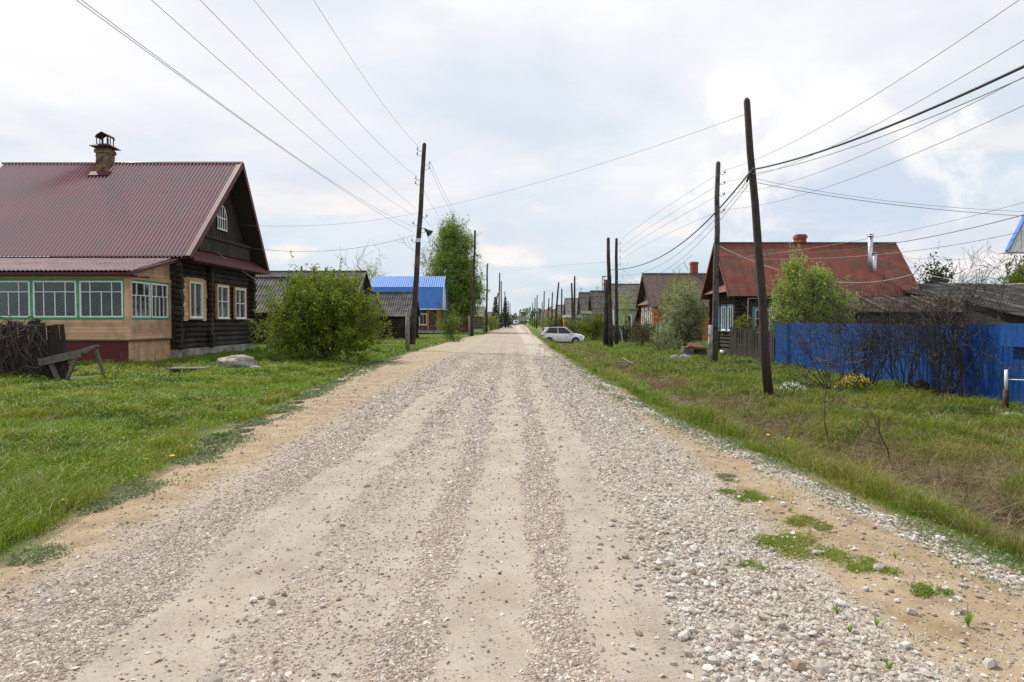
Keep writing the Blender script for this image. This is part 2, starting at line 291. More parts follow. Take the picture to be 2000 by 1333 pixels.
def ground_mat(road):
    m, nt, b = new_mat('gravel_road_surface' if road else 'soil_and_turf'); N = nt.nodes; L = nt.links
    tc = N.new('ShaderNodeTexCoord'); b.inputs['Roughness'].default_value = .95; b.inputs['Specular IOR Level'].default_value = .2
    def attr(n):
        a = N.new('ShaderNodeAttribute'); a.attribute_name = n; return a.outputs['Fac']
    def noise(s, d=6, r=.65):
        n = N.new('ShaderNodeTexNoise'); n.inputs['Scale'].default_value = s; n.inputs['Detail'].default_value = d; n.inputs['Roughness'].default_value = r; L.new(tc.outputs['Object'], n.inputs[0]); return n.outputs[0]
    def ramp(v, st):
        c = N.new('ShaderNodeValToRGB'); L.new(v, c.inputs[0])
        while len(c.color_ramp.elements) < len(st): c.color_ramp.elements.new(.5)
        for e, (p, q) in zip(c.color_ramp.elements, st): e.position = p; e.color = (*q, 1)
        return c.outputs[0]
    def mix(f, a, c, mode='MIX'):
        x = N.new('ShaderNodeMix'); x.data_type = 'RGBA'; x.blend_type = mode
        if isinstance(f, (int, float)): x.inputs[0].default_value = f
        else: L.new(f, x.inputs[0])
        L.new(a, x.inputs[6]); L.new(c, x.inputs[7]); return x.outputs[2]
    def mr(v, a, c, d=0, e=1):
        x = N.new('ShaderNodeMapRange'); L.new(v, x.inputs[0])
        for i, q in enumerate((a, c, d, e)): x.inputs[i + 1].default_value = q
        return x.outputs[0]
    def mth(op, a, c):
        x = N.new('ShaderNodeMath'); x.operation = op; x.use_clamp = True
        for i, v in enumerate((a, c)):
            if isinstance(v, (int, float)): x.inputs[i].default_value = v
            else: L.new(v, x.inputs[i])
        return x.outputs[0]
    bp = N.new('ShaderNodeBump'); bp.inputs['Strength'].default_value = .9; bp.inputs['Distance'].default_value = .02
    if road:
        bare = ramp(noise(2.2), [(.3, (.33, .285, .235)), (.5, (.39, .345, .29)), (.7, (.44, .395, .34))])
        sand = ramp(noise(3.1), [(.28, (.22, .155, .09)), (.5, (.34, .26, .17)), (.72, (.42, .345, .24))])
        base = mix(attr('sand'), bare, sand)
        spk = noise(60, 4, .7); base = mix(.35, base, ramp(spk, [(.3, (.25, .21, .18)), (.6, (1, 1, 1)), (.75, (1, 1, 1))]), 'MULTIPLY')
        # pebbly fines: cells of two sizes
        v = N.new('ShaderNodeTexVoronoi'); v.inputs['Scale'].default_value = 42; L.new(tc.outputs['Object'], v.inputs[0])
        v2 = N.new('ShaderNodeTexVoronoi'); v2.inputs['Scale'].default_value = 17; L.new(tc.outputs['Object'], v2.inputs[0])
        sx = N.new('ShaderNodeSeparateColor'); L.new(v.outputs['Color'], sx.inputs[0])
        stone = ramp(sx.outputs[0], [(0, (.30, .245, .20)), (.35, (.43, .365, .31)), (.7, (.50, .44, .385)), (1, (.62, .585, .54))])
        shade = ramp(v.outputs['Distance'], [(0, (1, 1, 1)), (.5, (.82, .80, .77)), (.8, (.55, .50, .44))]); stone = mix(1.0, stone, shade, 'MULTIPLY')
        wht = mix(attr('white'), stone, ramp(sx.outputs[1], [(0, (.32, .265, .21)), (.5, (.45, .40, .35)), (1, (.58, .55, .50))]))
        sel = mth('ADD', attr('gravel'), mth('MULTIPLY', mr(noise(25, 3), .35, .65, -.5, .5), 1.0))
        gm = mr(attr('gravel'), .1, .7)
        n2 = mr(noise(14, 4, .7), .38, .6)
        fac = mth('MULTIPLY', gm, mth('ADD', n2, mr(attr('gravel'), .4, .95)))
        col = mix(fac, base, wht)
        big = noise(.35, 4); col = mix(.5, col, ramp(big, [(.3, (.82, .8, .78)), (.7, (1.08, 1.06, 1.04))]), 'MULTIPLY')
        L.new(col, b.inputs['Base Color'])
        hgt = mth('ADD', mth('MULTIPLY', mth('SUBTRACT', .8, v.outputs['Distance']), fac), mth('MULTIPLY', spk, .3))
        L.new(hgt, bp.inputs['Height'])
    else:
        soil = ramp(noise(3), [(.3, (.09, .068, .04)), (.6, (.16, .12, .07))])
        turf = ramp(noise(1.3), [(.3, (.055, .10, .018)), (.5, (.085, .15, .025)), (.7, (.12, .18, .035))])
        dry = ramp(noise(8), [(.3, (.11, .08, .04)), (.7, (.26, .20, .12))])
        c = mix(mr(noise(1.1), .45, .62, 0, .35), turf, soil)
        c = mix(attr('dry'), c, dry)
        c = mix(attr('bare'), c, ramp(noise(5), [(.3, (.20, .145, .085)), (.7, (.36, .28, .18))]))
        L.new(c, b.inputs['Base Color']); L.new(noise(18, 5, .7), bp.inputs['Height']); bp.inputs['Distance'].default_value = .06
    L.new(bp.outputs[0], b.inputs['Normal'])
    return m
M['road'] = ground_mat(True); M['ground'] = ground_mat(False)
def stone_mat(name, ramp_, bump=.3):
    m, nt, b = new_mat(name); N = nt.nodes; L = nt.links; b.inputs['Roughness'].default_value = .9; b.inputs['Specular IOR Level'].default_value = .25
    g = N.new('ShaderNodeNewGeometry'); c = N.new('ShaderNodeValToRGB'); L.new(g.outputs['Random Per Island'], c.inputs[0])
    while len(c.color_ramp.elements) < len(ramp_): c.color_ramp.elements.new(.5)
    for e, (p, q) in zip(c.color_ramp.elements, ramp_): e.position = p; e.color = (*q, 1)
    tc = N.new('ShaderNodeTexCoord'); n = N.new('ShaderNodeTexNoise'); n.inputs['Scale'].default_value = 55; n.inputs['Detail'].default_value = 3; L.new(tc.outputs['Object'], n.inputs[0])
    r = N.new('ShaderNodeMapRange'); L.new(n.outputs[0], r.inputs[0]); r.inputs[3].default_value = .7; r.inputs[4].default_value = 1.3
    h = N.new('ShaderNodeHueSaturation'); L.new(c.outputs[0], h.inputs['Color']); L.new(r.outputs[0], h.inputs['Value']); L.new(h.outputs[0], b.inputs['Base Color'])
    return m
M['gravel'] = stone_mat('crushed_gravel', [(0, (.28, .215, .17)), (.2, (.385, .315, .26)), (.5, (.455, .39, .33)), (.8, (.53, .475, .425)), (1, (.65, .615, .575))])
M['limestone'] = stone_mat('white_limestone', [(0, (.27, .205, .14)), (.2, (.34, .29, .245)), (.55, (.42, .38, .335)), (.85, (.50, .465, .43)), (1, (.62, .60, .565))])
M['clod'] = stone_mat('earth_clod', [(0, (.12, .09, .065)), (.5, (.20, .16, .12)), (1, (.32, .27, .22))])
def grass_mat(name, a, c, d, scale=.7):
    return mat(name, a, c, scale, .55, island=.35, trans=.35, c3=d, s3=.45, spec=.35)
M['grass'] = grass_mat('fresh_grass', (.13, .19, .010), (.22, .29, .020), (.27, .28, .035))
M['grass_r'] = grass_mat('verge_grass', (.12, .18, .012), (.20, .265, .022), (.26, .26, .045))
M['grass_dry'] = mat('dead_grass', (.15, .10, .055), (.36, .27, .16), 3, .8, island=.35, trans=.2)
M['clover'] = mat('low_weed_leaf', (.15, .20, .09), (.25, .30, .15), 3, .7, island=.35, trans=.2)

# ------------------------------------------------------------------ mesh helpers
def link(name, me, m=None, parent=None, loc=(0, 0, 0)):
    o = bpy.data.objects.new(name, me); COL.objects.link(o); o.location = loc
    if m is not None:
        for x in (m if isinstance(m, (list, tuple)) else [m]): me.materials.append(x)
    if parent is not None: o.parent = parent
    return o
def np_obj(name, V, F, m, parent=None, org=(0, 0, 0), smooth=False, attrs=None):
    """V Nx3 world coordinates, F MxK polygons; org is the thing's base"""
    V = np.asarray(V, np.float32) - np.asarray(org, np.float32); F = np.asarray(F, np.int32); k = F.shape[1]
    me = bpy.data.meshes.new(name); me.vertices.add(len(V)); me.vertices.foreach_set('co', V.ravel())
    me.loops.add(F.size); me.loops.foreach_set('vertex_index', F.ravel())
    me.polygons.add(len(F)); me.polygons.foreach_set('loop_start', np.arange(0, F.size, k, dtype=np.int32))
    me.polygons.foreach_set('loop_total', np.full(len(F), k, np.int32))
    me.polygons.foreach_set('use_smooth', np.full(len(F), smooth, bool))
    me.update(calc_edges=True)
    if attrs:
        for n, v in attrs.items():
            a = me.attributes.new(n, 'FLOAT', 'POINT'); a.data.foreach_set('value', np.asarray(v, np.float32))
    return link(name, me, m, parent, (0, 0, 0) if parent is not None else org)
class MB:
    def __init__(s): s.v = []; s.f = []; s.sm = []
    def add(s, vs, fs, sm=False):
        o = len(s.v); s.v += [tuple(v) for v in vs]; s.f += [tuple(i + o for i in f) for f in fs]; s.sm += [sm] * len(fs); return s
    def box(s, x0, x1, y0, y1, z0, z1):
        return s.add([(x0, y0, z0), (x1, y0, z0), (x1, y1, z0), (x0, y1, z0), (x0, y0, z1), (x1, y0, z1), (x1, y1, z1), (x0, y1, z1)],
                     [(0, 3, 2, 1), (4, 5, 6, 7), (0, 1, 5, 4), (1, 2, 6, 5), (2, 3, 7, 6), (3, 0, 4, 7)])
    def beam(s, a, b, w, h, up=(0, 0, 1)):
        a = Vector(a); b = Vector(b); d = (b - a).normalized(); u = Vector(up)
        if abs(d.dot(u)) > .98: u = Vector((0, 1, 0))
        x = d.cross(u).normalized(); z = x.cross(d).normalized(); vs = []
        for p in (a, b):
            for i, j in ((-1, -1), (1, -1), (1, 1), (-1, 1)): vs.append(p + x * i * w / 2 + z * j * h / 2)
        return s.add(vs, [(0, 1, 2, 3), (7, 6, 5, 4), (0, 4, 5, 1), (1, 5, 6, 2), (2, 6, 7, 3), (3, 7, 4, 0)])
    def prism(s, poly, d):
        """planar polygon (list of 3d points) pushed by vector d"""
        n = len(poly); d = Vector(d); vs = [Vector(p) for p in poly] + [Vector(p) + d for p in poly]
        fs = [tuple(range(n)), tuple(range(2 * n - 1, n - 1, -1))] + [(i, i + n, (i + 1) % n + n, (i + 1) % n) for i in range(n)]
        return s.add(vs, [f[::-1] for f in fs])
    def tube(s, pts, rad, n=8, sm=True, cap=True):
        pts = [Vector(p) for p in pts]; rr = rad if isinstance(rad, (list, tuple)) else [rad] * len(pts); vs = []
        prev = None
        for i, p in enumerate(pts):
            d = (pts[min(i + 1, len(pts) - 1)] - pts[max(i - 1, 0)]).normalized()
            if prev is None:
                u = Vector((0, 0, 1)) if abs(d.z) < .9 else Vector((1, 0, 0)); x = d.cross(u).normalized()
            else: x = (prev - d * prev.dot(d)).normalized()
            prev = x; y = d.cross(x)
            for k in range(n):
                a = 2 * math.pi * k / n; vs.append(p + (x * math.cos(a) + y * math.sin(a)) * rr[i])
        fs = [(i * n + k, i * n + (k + 1) % n, (i + 1) * n + (k + 1) % n, (i + 1) * n + k) for i in range(len(pts) - 1) for k in range(n)]
        s.add(vs, fs, sm)
        if cap:
            o = len(s.v) - len(vs); s.f.append(tuple(o + k for k in range(n))[::-1]); s.f.append(tuple(o + (len(pts) - 1) * n + k for k in range(n))); s.sm += [False, False]
        return s
    def build(s, name, m, parent=None, org=None):
        if parent is not None and org is None:
            q = parent
            while q.parent: q = q.parent
            org = q.location
        org = Vector(org or (0, 0, 0))
        me = bpy.data.meshes.new(name); me.from_pydata([tuple(Vector(v) - org) for v in s.v], [], s.f)
        me.polygons.foreach_set('use_smooth', s.sm); me.update()
        return link(name, me, m, parent, (0, 0, 0) if parent is not None else org)
def thing(name, label, cat, loc, group=None):
    o = bpy.data.objects.new(name, None); COL.objects.link(o); o.location = loc; o.empty_display_size = .3
    return tag(o, label, cat, group)
def tag(o, label=None, cat=None, group=None, kind=None):
    if label: o['label'] = label
    if cat: o['category'] = cat
    if group: o['group'] = group
    if kind: o['kind'] = kind
    return o
def segs_mesh(P0, P1, r0, r1, n=4):
    P0 = np.asarray(P0, float); P1 = np.asarray(P1, float); r0 = np.asarray(r0, float)[:, None]; r1 = np.asarray(r1, float)[:, None]
    d = P1 - P0; d /= np.linalg.norm(d, axis=1, keepdims=True) + 1e-9
    ref = np.where(np.abs(d[:, 2:3]) < .9, np.array([[0, 0, 1.]]), np.array([[1., 0, 0]])); x = np.cross(d, ref); x /= np.linalg.norm(x, axis=1, keepdims=True) + 1e-9; y = np.cross(d, x)
    V = []
    for P, r in ((P0, r0), (P1, r1)):
        for k in range(n):
            a = 2 * math.pi * k / n; V.append(P + (x * math.cos(a) + y * math.sin(a)) * r)
    V = np.stack(V, 1); N_ = len(P0); b = (np.arange(N_) * 2 * n)[:, None]
    F = np.concatenate([b + np.array([[k, (k + 1) % n, n + (k + 1) % n, n + k]]) for k in range(n)], 0)
    return V.reshape(-1, 3), F
def leaves_mesh(C, size, rg, aspect=.6, droop=0.):
    """diamond leaf quads at C, size array"""
    n = len(C); size = np.broadcast_to(np.asarray(size, float), (n,))[:, None]
    a = rg.normal(size=(n, 3)); a[:, 2] -= droop; a /= np.linalg.norm(a, axis=1, keepdims=True)
    b = rg.normal(size=(n, 3)); b -= (b * a).sum(1, keepdims=True) * a; b /= np.linalg.norm(b, axis=1, keepdims=True)
    V = np.stack([C - a * size * .5, C + b * size * aspect * .5, C + a * size * .5, C - b * size * aspect * .5], 1).reshape(-1, 3)
    return V, np.arange(n * 4).reshape(-1, 4)
def merge(parts):
    V = []; F = []; o = 0
    for v, f in parts: V.append(v); F.append(f + o); o += len(v)
    return np.concatenate(V), np.concatenate(F)
# branching skeleton
def grow(rg, base, d, L, r, depth, P, up=.15, spread=.7, kids=(3, 5), start=.3, wig=.18, shrink=.55, nseg=5):
    """P collects (p0,p1,r0,r1,depth)"""
    p = np.array(base, float); d = np.array(d, float); d /= np.linalg.norm(d); pts = [p.copy()]; dirs = []
    for i in range(nseg):
        d = d + rg.normal(size=3) * wig + np.array([0, 0, up]); d /= np.linalg.norm(d); q = p + d * L / nseg
        ra = r * (1 - .75 * i / nseg); rb = r * (1 - .75 * (i + 1) / nseg); P.append((p, q, ra, rb, depth)); p = q; pts.append(p.copy()); dirs.append(d.copy())
    if depth > 0:
        for k in range(rg.integers(*kids)):
            t = start + (1 - start) * rg.random(); i = min(int(t * nseg), nseg - 1); a = dirs[i]; b = rg.normal(size=3); b -= a * b.dot(a); b /= np.linalg.norm(b) + 1e-9
            nd = a * (1 - spread * .5) + b * spread
            grow(rg, pts[i] + (pts[i + 1] - pts[i]) * rg.random(), nd, L * shrink * (.7 + .6 * rg.random()), r * .5 * (1.1 - .5 * t), depth - 1, P, up, spread, kids, start, wig * 1.2, shrink, max(nseg - 1, 2))
def seg_obj(name, P, m, parent=None, org=(0, 0, 0), n=4, rmin=.004):
    V, F = segs_mesh([s[0] for s in P], [s[1] for s in P], [max(s[2], rmin) for s in P], [max(s[3], rmin) for s in P], n)
    return np_obj(name, V, F, m, parent, org)
def crown_pts(rg, ells, n_clump, per, sig, shell=.45):
    """ells: list of (cx,cy,cz,rx,ry,rz,weight)"""
    w = np.array([e[6] for e in ells], float); w /= w.sum(); idx = rg.choice(len(ells), n_clump, p=w); E = np.array([e[:6] for e in ells])[idx]
    d = rg.normal(size=(n_clump, 3)); d /= np.linalg.norm(d, axis=1, keepdims=True); rad = shell + (1 - shell) * rg.random((n_clump, 1)) ** .6
    rad *= 1 + .20 * rg.normal(size=(n_clump, 1)).clip(-1.5, 1.9)
    C = E[:, :3] + d * rad * E[:, 3:6]
    q = C / (sig * 3.4); k = (vnoise(q[:, 0] + 9, q[:, 2]) + vnoise(q[:, 1] + 31, q[:, 2] * 1.1 + 7)) > .58; C = C[k]; d = d[k]; n_clump = len(C)
    s = sig * (.5 + .8 * rg.random((n_clump, 1))); sh = d * .55 + np.array([[0, 0, .75]]) + .35 * rg.normal(size=(n_clump, 3)); sh *= (rg.random((n_clump, 1)) ** 1.5) * sig * 5.5
    t = rg.random((n_clump * per, 1)); P = np.repeat(C, per, 0) + np.repeat(sh, per, 0) * t + rg.normal(size=(n_clump * per, 3)) * np.repeat(s, per, 0) * (1.05 - .75 * t)
    return P, C

# corrugated / ribbed sheet between four corners; a,b along top, c,d below (a-d and b-c run down the slope)
def sheet(a, b, c, d, wl=.16, amp=.02, thick=.012, courses=1, step=.0, sag=0, samples=6, name='roof', m=None, parent=None, kind='sine', jag=0):
    a, b, c, d = map(lambda q: np.array(q, float), (a, b, c, d)); W_ = np.linalg.norm(b - a); nw = max(int(W_ / wl), 1)
    if kind == 'flat': U = np.linspace(0, 1, 9); Z = np.zeros(9)
    elif kind == 'sine':
        U = np.linspace(0, 1, nw * samples + 1); Z = np.sin(U * nw * 2 * math.pi) * amp
    elif kind == 'seam':
        u0 = np.arange(nw)[:, None] / nw + np.array([[0, .04, .05, .07, .08]]) / nw; U = np.append(u0.ravel(), 1.); Z = np.append(np.tile([0, 0, amp, amp, 0], nw), 0.)
    else:
        u0 = np.arange(nw)[:, None] / nw + np.array([[0, .12, .5, .62]]) / nw; U = np.append(u0.ravel(), 1.); Z = np.append(np.tile([0, amp, amp, 0], nw), 0.)
    nrm = np.cross(b - a, d - a); nrm /= np.linalg.norm(nrm)
    if nrm[2] < 0: nrm = -nrm
    rows = []; rg = np.random.default_rng(int(abs(a[0] * 10 + a[1]) * 7) % 1000)
    for k in range(courses):
        for e in (0, 1):
            t = (k + e) / courses; lift = step * (1 - e) * 0 + step * e
            top = a[None] + (b - a)[None] * U[:, None]; bot = d[None] + (c - d)[None] * U[:, None]
            jj = (rg.random(len(U)) * jag) if (jag and e and False) else 0
            rows.append(top * (1 - t) + bot * t + nrm * (Z[:, None] + lift) + np.array([0, 0, -sag * 4 * t * (1 - t)]))
    G = np.array(rows); nr, nu = G.shape[:2]; G2 = G - nrm * thick
    V = np.concatenate([G.reshape(-1, 3), G2.reshape(-1, 3)]); F = []
    I = lambda r, u: r * nu + u
    r_, u_ = np.meshgrid(np.arange(nr - 1), np.arange(nu - 1), indexing='ij'); r_ = r_.ravel(); u_ = u_.ravel()
    f1 = np.stack([I(r_, u_), I(r_ + 1, u_), I(r_ + 1, u_ + 1), I(r_, u_ + 1)], 1); f2 = f1[:, ::-1] + nr * nu
    uu = np.arange(nu - 1); e1 = np.stack([I(0, uu), I(0, uu + 1), I(0, uu + 1) + nr * nu, I(0, uu) + nr * nu], 1); e2 = np.stack([I(nr - 1, uu), I(nr - 1, uu) + nr * nu, I(nr - 1, uu + 1) + nr * nu, I(nr - 1, uu + 1)], 1)
    rr = np.arange(nr - 1); e3 = np.stack([I(rr, 0), I(rr, 0) + nr * nu, I(rr + 1, 0) + nr * nu, I(rr + 1, 0)], 1); e4 = np.stack([I(rr, nu - 1), I(rr + 1, nu - 1), I(rr + 1, nu - 1) + nr * nu, I(rr, nu - 1) + nr * nu], 1)
    F = np.concatenate([f1, f2, e1, e2, e3, e4])
    org = (0, 0, 0)
    if parent is not None:
        q = parent
        while q.parent: q = q.parent
        org = q.location
    return np_obj(name, V, F, m, parent, org, smooth=False)
P2 = lambda x, Y: (x - 1010) / 1333 * Y            # photo column at a depth -> metres
PZ = lambda y, Y: EYE - (y - 628) / 1333 * Y

# ------------------------------------------------------------------ ground and road
def gridmesh(name, Xc, Yr, m, attrs):
    X = np.stack([Xc(y) for y in Yr]); Y = np.repeat(np.array(Yr)[:, None], X.shape[1], 1); Z = HZ(X, Y); nr, nc = X.shape
    V = np.stack([X, Y, Z], 2).reshape(-1, 3); r, c = np.meshgrid(np.arange(nr - 1), np.arange(nc - 1), indexing='ij'); r = r.ravel(); c = c.ravel()
    F = np.stack([r * nc + c, r * nc + c + 1, (r + 1) * nc + c + 1, (r + 1) * nc + c], 1)
    return np_obj(name, V, F, m, smooth=True, attrs={k: f(X, Y).ravel() for k, f in attrs.items()})
YR = list(np.arange(-40, 1.5, .8)); y = 1.6
while y < 500: YR.append(y); y += .018 + y * .011
YR += [560, 650, 800, 1100, 1600, 2400, 3000]
ug = np.linspace(0, 1, 131)
tag(gridmesh('road', lambda y: XL(y) + (XR(y) - XL(y)) * ug, YR, M['road'], {'gravel': gravelness, 'sand': sandness, 'white': whiteness}), kind='structure')
dl = np.concatenate([np.linspace(0, 3, 31), np.linspace(3.2, 20, 60), np.geomspace(21, 2500, 30)])
dr_ = np.concatenate([np.linspace(0, 5.5, 56), np.linspace(5.7, 20, 50), np.geomspace(21, 2500, 30)])
def dryness(X, Y):
    d = X - XR(Y); return np.where(d > 0, np.exp(-((d - 2.75 + .8 * fbm(X * 0, Y * .4)) / .85) ** 2) * np.clip(.36 + 4.2 * fbm(X * .7 + 5, Y * .55), 0, 1), np.clip(fbm(X * .5 + 30, Y * .5) * 2.2 - .25, 0, .4))
def bareness(X, Y):
    d = np.where(X > 0, X - XR(Y), XL(Y) - X); return np.clip(1 - d / .35 + 2 * fbm(X * 2, Y * 2), 0, 1)
gl = gridmesh('ground', lambda y: np.concatenate([(XL(y) - dl)[::-1]]), YR, M['ground'], {'dry': dryness, 'bare': bareness})
gr = gridmesh('ground_right', lambda y: XR(y) + dr_, YR, M['ground'], {'dry': dryness, 'bare': bareness})
# join the right field into the one ground sheet
def join_np(objs, name):
    bpy.ops.object.select_all(action='DESELECT')
    for o in objs: o.select_set(True)
    bpy.context.view_layer.objects.active = objs[0]; bpy.ops.object.join(); objs[0].name = name; return objs[0]
tag(join_np([gl, gr], 'ground'), kind='structure')

# ------------------------------------------------------------------ stones
_ph = (1 + 5 ** .5) / 2
ICO = np.array([(-1, _ph, 0), (1, _ph, 0), (-1, -_ph, 0), (1, -_ph, 0), (0, -1, _ph), (0, 1, _ph), (0, -1, -_ph), (0, 1, -_ph), (_ph, 0, -1), (_ph, 0, 1), (-_ph, 0, -1), (-_ph, 0, 1)], float); ICO /= np.linalg.norm(ICO[0])
ICF = np.array([(0, 11, 5), (0, 5, 1), (0, 1, 7), (0, 7, 10), (0, 10, 11), (1, 5, 9), (5, 11, 4), (11, 10, 2), (10, 7, 6), (7, 1, 8), (3, 9, 4), (3, 4, 2), (3, 2, 6), (3, 6, 8), (3, 8, 9), (4, 9, 5), (2, 4, 11), (6, 2, 10), (8, 6, 7), (9, 8, 1)])
OCT = np.array([(1, 0, 0), (-1, 0, 0), (0, 1, 0), (0, -1, 0), (0, 0, 1), (0, 0, -1)], float); OCF = np.array([(0, 2, 4), (2, 1, 4), (1, 3, 4), (3, 0, 4), (2, 0, 5), (1, 2, 5), (3, 1, 5), (0, 3, 5)])
def stones(name, X, Y, size, m, ico=True, flat=.62, sink=.25, jit=.22):
    B, BF = (ICO, ICF) if ico else (OCT, OCF); n = len(X); k = len(B)
    V = B[None] * (1 + rng.normal(size=(n, k, 1)) * jit); sc = np.stack([.75 + .5 * rng.random(n), .6 + .4 * rng.random(n), flat * (.7 + .6 * rng.random(n))], 1)
    V = V * sc[:, None] * (size[:, None, None] * .5)
    a = rng.random(n) * 6.283; ca, sa = np.cos(a)[:, None], np.sin(a)[:, None]; tl = rng.normal(size=(n, 1)) * .35
    x, y_, z = V[..., 0], V[..., 1], V[..., 2]; y2 = y_ * np.cos(tl) - z * np.sin(tl); z2 = y_ * np.sin(tl) + z * np.cos(tl)
    Xw = x * ca - y2 * sa + X[:, None]; Yw = x * sa + y2 * ca + Y[:, None]
    Zw = z2 + (HZ(X, Y) + size * (flat * .5 - sink))[:, None]
    F = (np.arange(n) * k)[:, None, None] + BF[None]
    return np_obj(name, np.stack([Xw, Yw, Zw], 2).reshape(-1, 3), F.reshape(-1, 3), m)
def scatter(n, y0, y1, dens, xr=None, power=1.0):
    """log-uniform in depth, uniform in x over the road, thinned by dens"""
    out = [];
    while sum(len(o[0]) for o in out) < n:
        u = rng.random(n * 2); Y = y0 * (y1 / y0) ** u; a, b = (XL(Y), XR(Y)) if xr is None else xr(Y)
        X = a + (b - a) * rng.random(n * 2); keep = (rng.random(n * 2) < dens(X, Y)) & (np.abs(X) < Y * .8 + .6); out.append((X[keep], Y[keep]))
    X = np.concatenate([o[0] for o in out])[:n]; Y = np.concatenate([o[1] for o in out])[:n]; return X, Y
grey_d = lambda X, Y: np.maximum(gravelness(X, Y) ** 1.6, .035) * (1 - .75 * np.clip(whiteness(X, Y), 0, 1))
X, Y = scatter(100000, 2.6, 34, lambda X, Y: grey_d(X, Y) * np.clip(1.25 - Y / 30, .08, 1)); tag(stones('gravel', X, Y, np.clip(rng.lognormal(-4.15, .42, len(X)), .007, .045) * np.clip(Y / 6, .9, 2.4), M['gravel'], ico=False, jit=.3), 'fine pinkish grey gravel lying in strips along the road', 'gravel', kind='stuff')
wd = lambda X, Y: gravelness(X, Y) ** 1.3 * np.clip(whiteness(X, Y), 0, 1)
X, Y = scatter(65000, 2.6, 30, wd); sz = np.clip(rng.lognormal(-4.15, .5, len(X)), .008, .07) * np.clip(Y / 8, .9, 1.8)
tag(stones('crushed_limestone', X, Y, sz, M['limestone'], jit=.3, ico=False), 'white crushed limestone along the right side of the road', 'gravel', kind='stuff')
# coarse stones: patch in the near right lane, berm at the verge, loose ones
def coarse(X, Y):
    s = strip_s(X, Y); a = np.exp(-((s - 1.25) / .36) ** 2) * np.clip(np.exp(-((Y - 4.6) / .75) ** 2) + np.exp(-((Y - 3.1) / .3) ** 2) + .10 + 1.2 * fbm(X * .6 + 2, Y * .6 + 3), .03, 1)
    b = np.exp(-((XR(Y) - .15 + .2 * fbm(X * 0 + 9, Y * 1.1) - X) / .13) ** 2) * 1.6 * np.clip(.6 + 2.2 * fbm(X * 0 + 3, Y * .9), .1, 1)
    c = .9 * np.exp(-((X - XL(Y) - .12 + .25 * fbm(X * 0, Y * .8)) / .14) ** 2) * (Y > 10.5) * np.clip(.5 + 3 * fbm(X * 0 + 8, Y * .5), 0, 1) + .07 * (s > 1.6) + .035 * np.exp(-((s + 1.2) / .2) ** 2); return np.clip(a + b + c, 0, 1)
X, Y = scatter(4600, 2.7, 48, coarse, xr=lambda Y: (XL(Y) - .3, XR(Y) + .15)); sz = np.clip(rng.lognormal(-3.35, .40, len(X)), .018, .10) * np.clip(Y / 12, .85, 1.5)
tag(stones('loose_stone', X, Y, sz, M['limestone'], jit=.16, flat=.6, sink=.12), 'larger pale stones scattered and banked along the right verge', 'stones', kind='stuff')
X, Y = scatter(5200, 2.7, 16, lambda X, Y: (gravelness(X, Y) < .35) * (.35 + .65 * (np.abs(strip_s(X, Y) + .8) < .3)) * .6)
tag(stones('earth_clod', X, Y, np.clip(rng.lognormal(-4.35, .4, len(X)), .006, .04), M['clod'], ico=False), 'small dark clods dotting the bare wheel tracks', 'clods', kind='stuff')

# ------------------------------------------------------------------ grass
EXCL = [(-30, -14.0, 25, 37), (-13.6, -11.6, 18, 20)]
def blades(name, X, Y, h, w, m, lean=.5, bend=.6):
    n = len(X); Z = HZ(X, Y) - .01; a = rng.random(n) * 6.283; px, py = np.cos(a), np.sin(a); b = rng.random(n) * 6.283; ln = lean * (.3 + rng.random(n)) * h
    lx, ly = np.cos(b) * ln, np.sin(b) * ln; P = np.stack([X, Y, Z], 1); S_ = np.stack([px, py, 0 * px], 1) * (w * .5)[:, None]; Lq = np.stack([lx, ly, 0 * lx], 1); up = np.array([[0, 0, 1.]])
    m1 = P + Lq * .35 + up * (h * .58)[:, None]; tip = P + Lq * (1 + bend * .3) + up * (h * (1 - .25 * lean))[:, None]
    V = np.stack([P - S_, P + S_, m1 + S_ * .8, m1 - S_ * .8, tip], 1).reshape(-1, 3); o = (np.arange(n) * 5)[:, None]
    F = np.concatenate([o + np.array([[0, 1, 2]]), o + np.array([[0, 2, 3]]), o + np.array([[3, 2, 4]])])
    return np_obj(name, V, F, m)
def field(n, y0, y1, dens, side):
    out = [[], []]; c = 0
    while c < n:
        u = rng.random(n); Y = y0 * (y1 / y0) ** u
        if side < 0: lim = -(Y * .8 + 2.5); X = XL(Y) + .1 - (XL(Y) + .1 - np.minimum(lim, XL(Y))) * rng.random(n); k = lim < XL(Y)
        else: lim = Y * .8 + 2.5; X = XR(Y) - .1 + (np.maximum(lim, XR(Y)) - XR(Y) + .1) * rng.random(n); k = lim > XR(Y)
        k &= rng.random(n) < dens(X, Y)
        for x0, x1, ya, yb in EXCL: k &= ~((X > x0) & (X < x1) & (Y > ya) & (Y < yb))
        out[0].append(X[k]); out[1].append(Y[k]); c += k.sum()
    return np.concatenate(out[0])[:n], np.concatenate(out[1])[:n]
def eL(X, Y):
    d = XL(Y) - X; return np.clip((d + 1.1 * fbm(X * 1.5, Y * 1.2) - .2) / .28, 0, 1) * np.clip(.72 + 2.8 * fbm(X * 1.1, Y * 1.1), .12, 1)
X, Y = field(260000, 3.6, 75, eL, -1); tuft = np.clip(fbm(X * 1.5 + 4, Y * 1.5) * 4.2 + .95, .35, 2.6); dgap = np.clip((XL(Y) - X) / .9, .5, 1)
h = (.06 + .085 * rng.random(len(X))) * tuft * dgap; wv = np.clip(.0009 * Y, .004, .03) * (.7 + .6 * rng.random(len(X)))
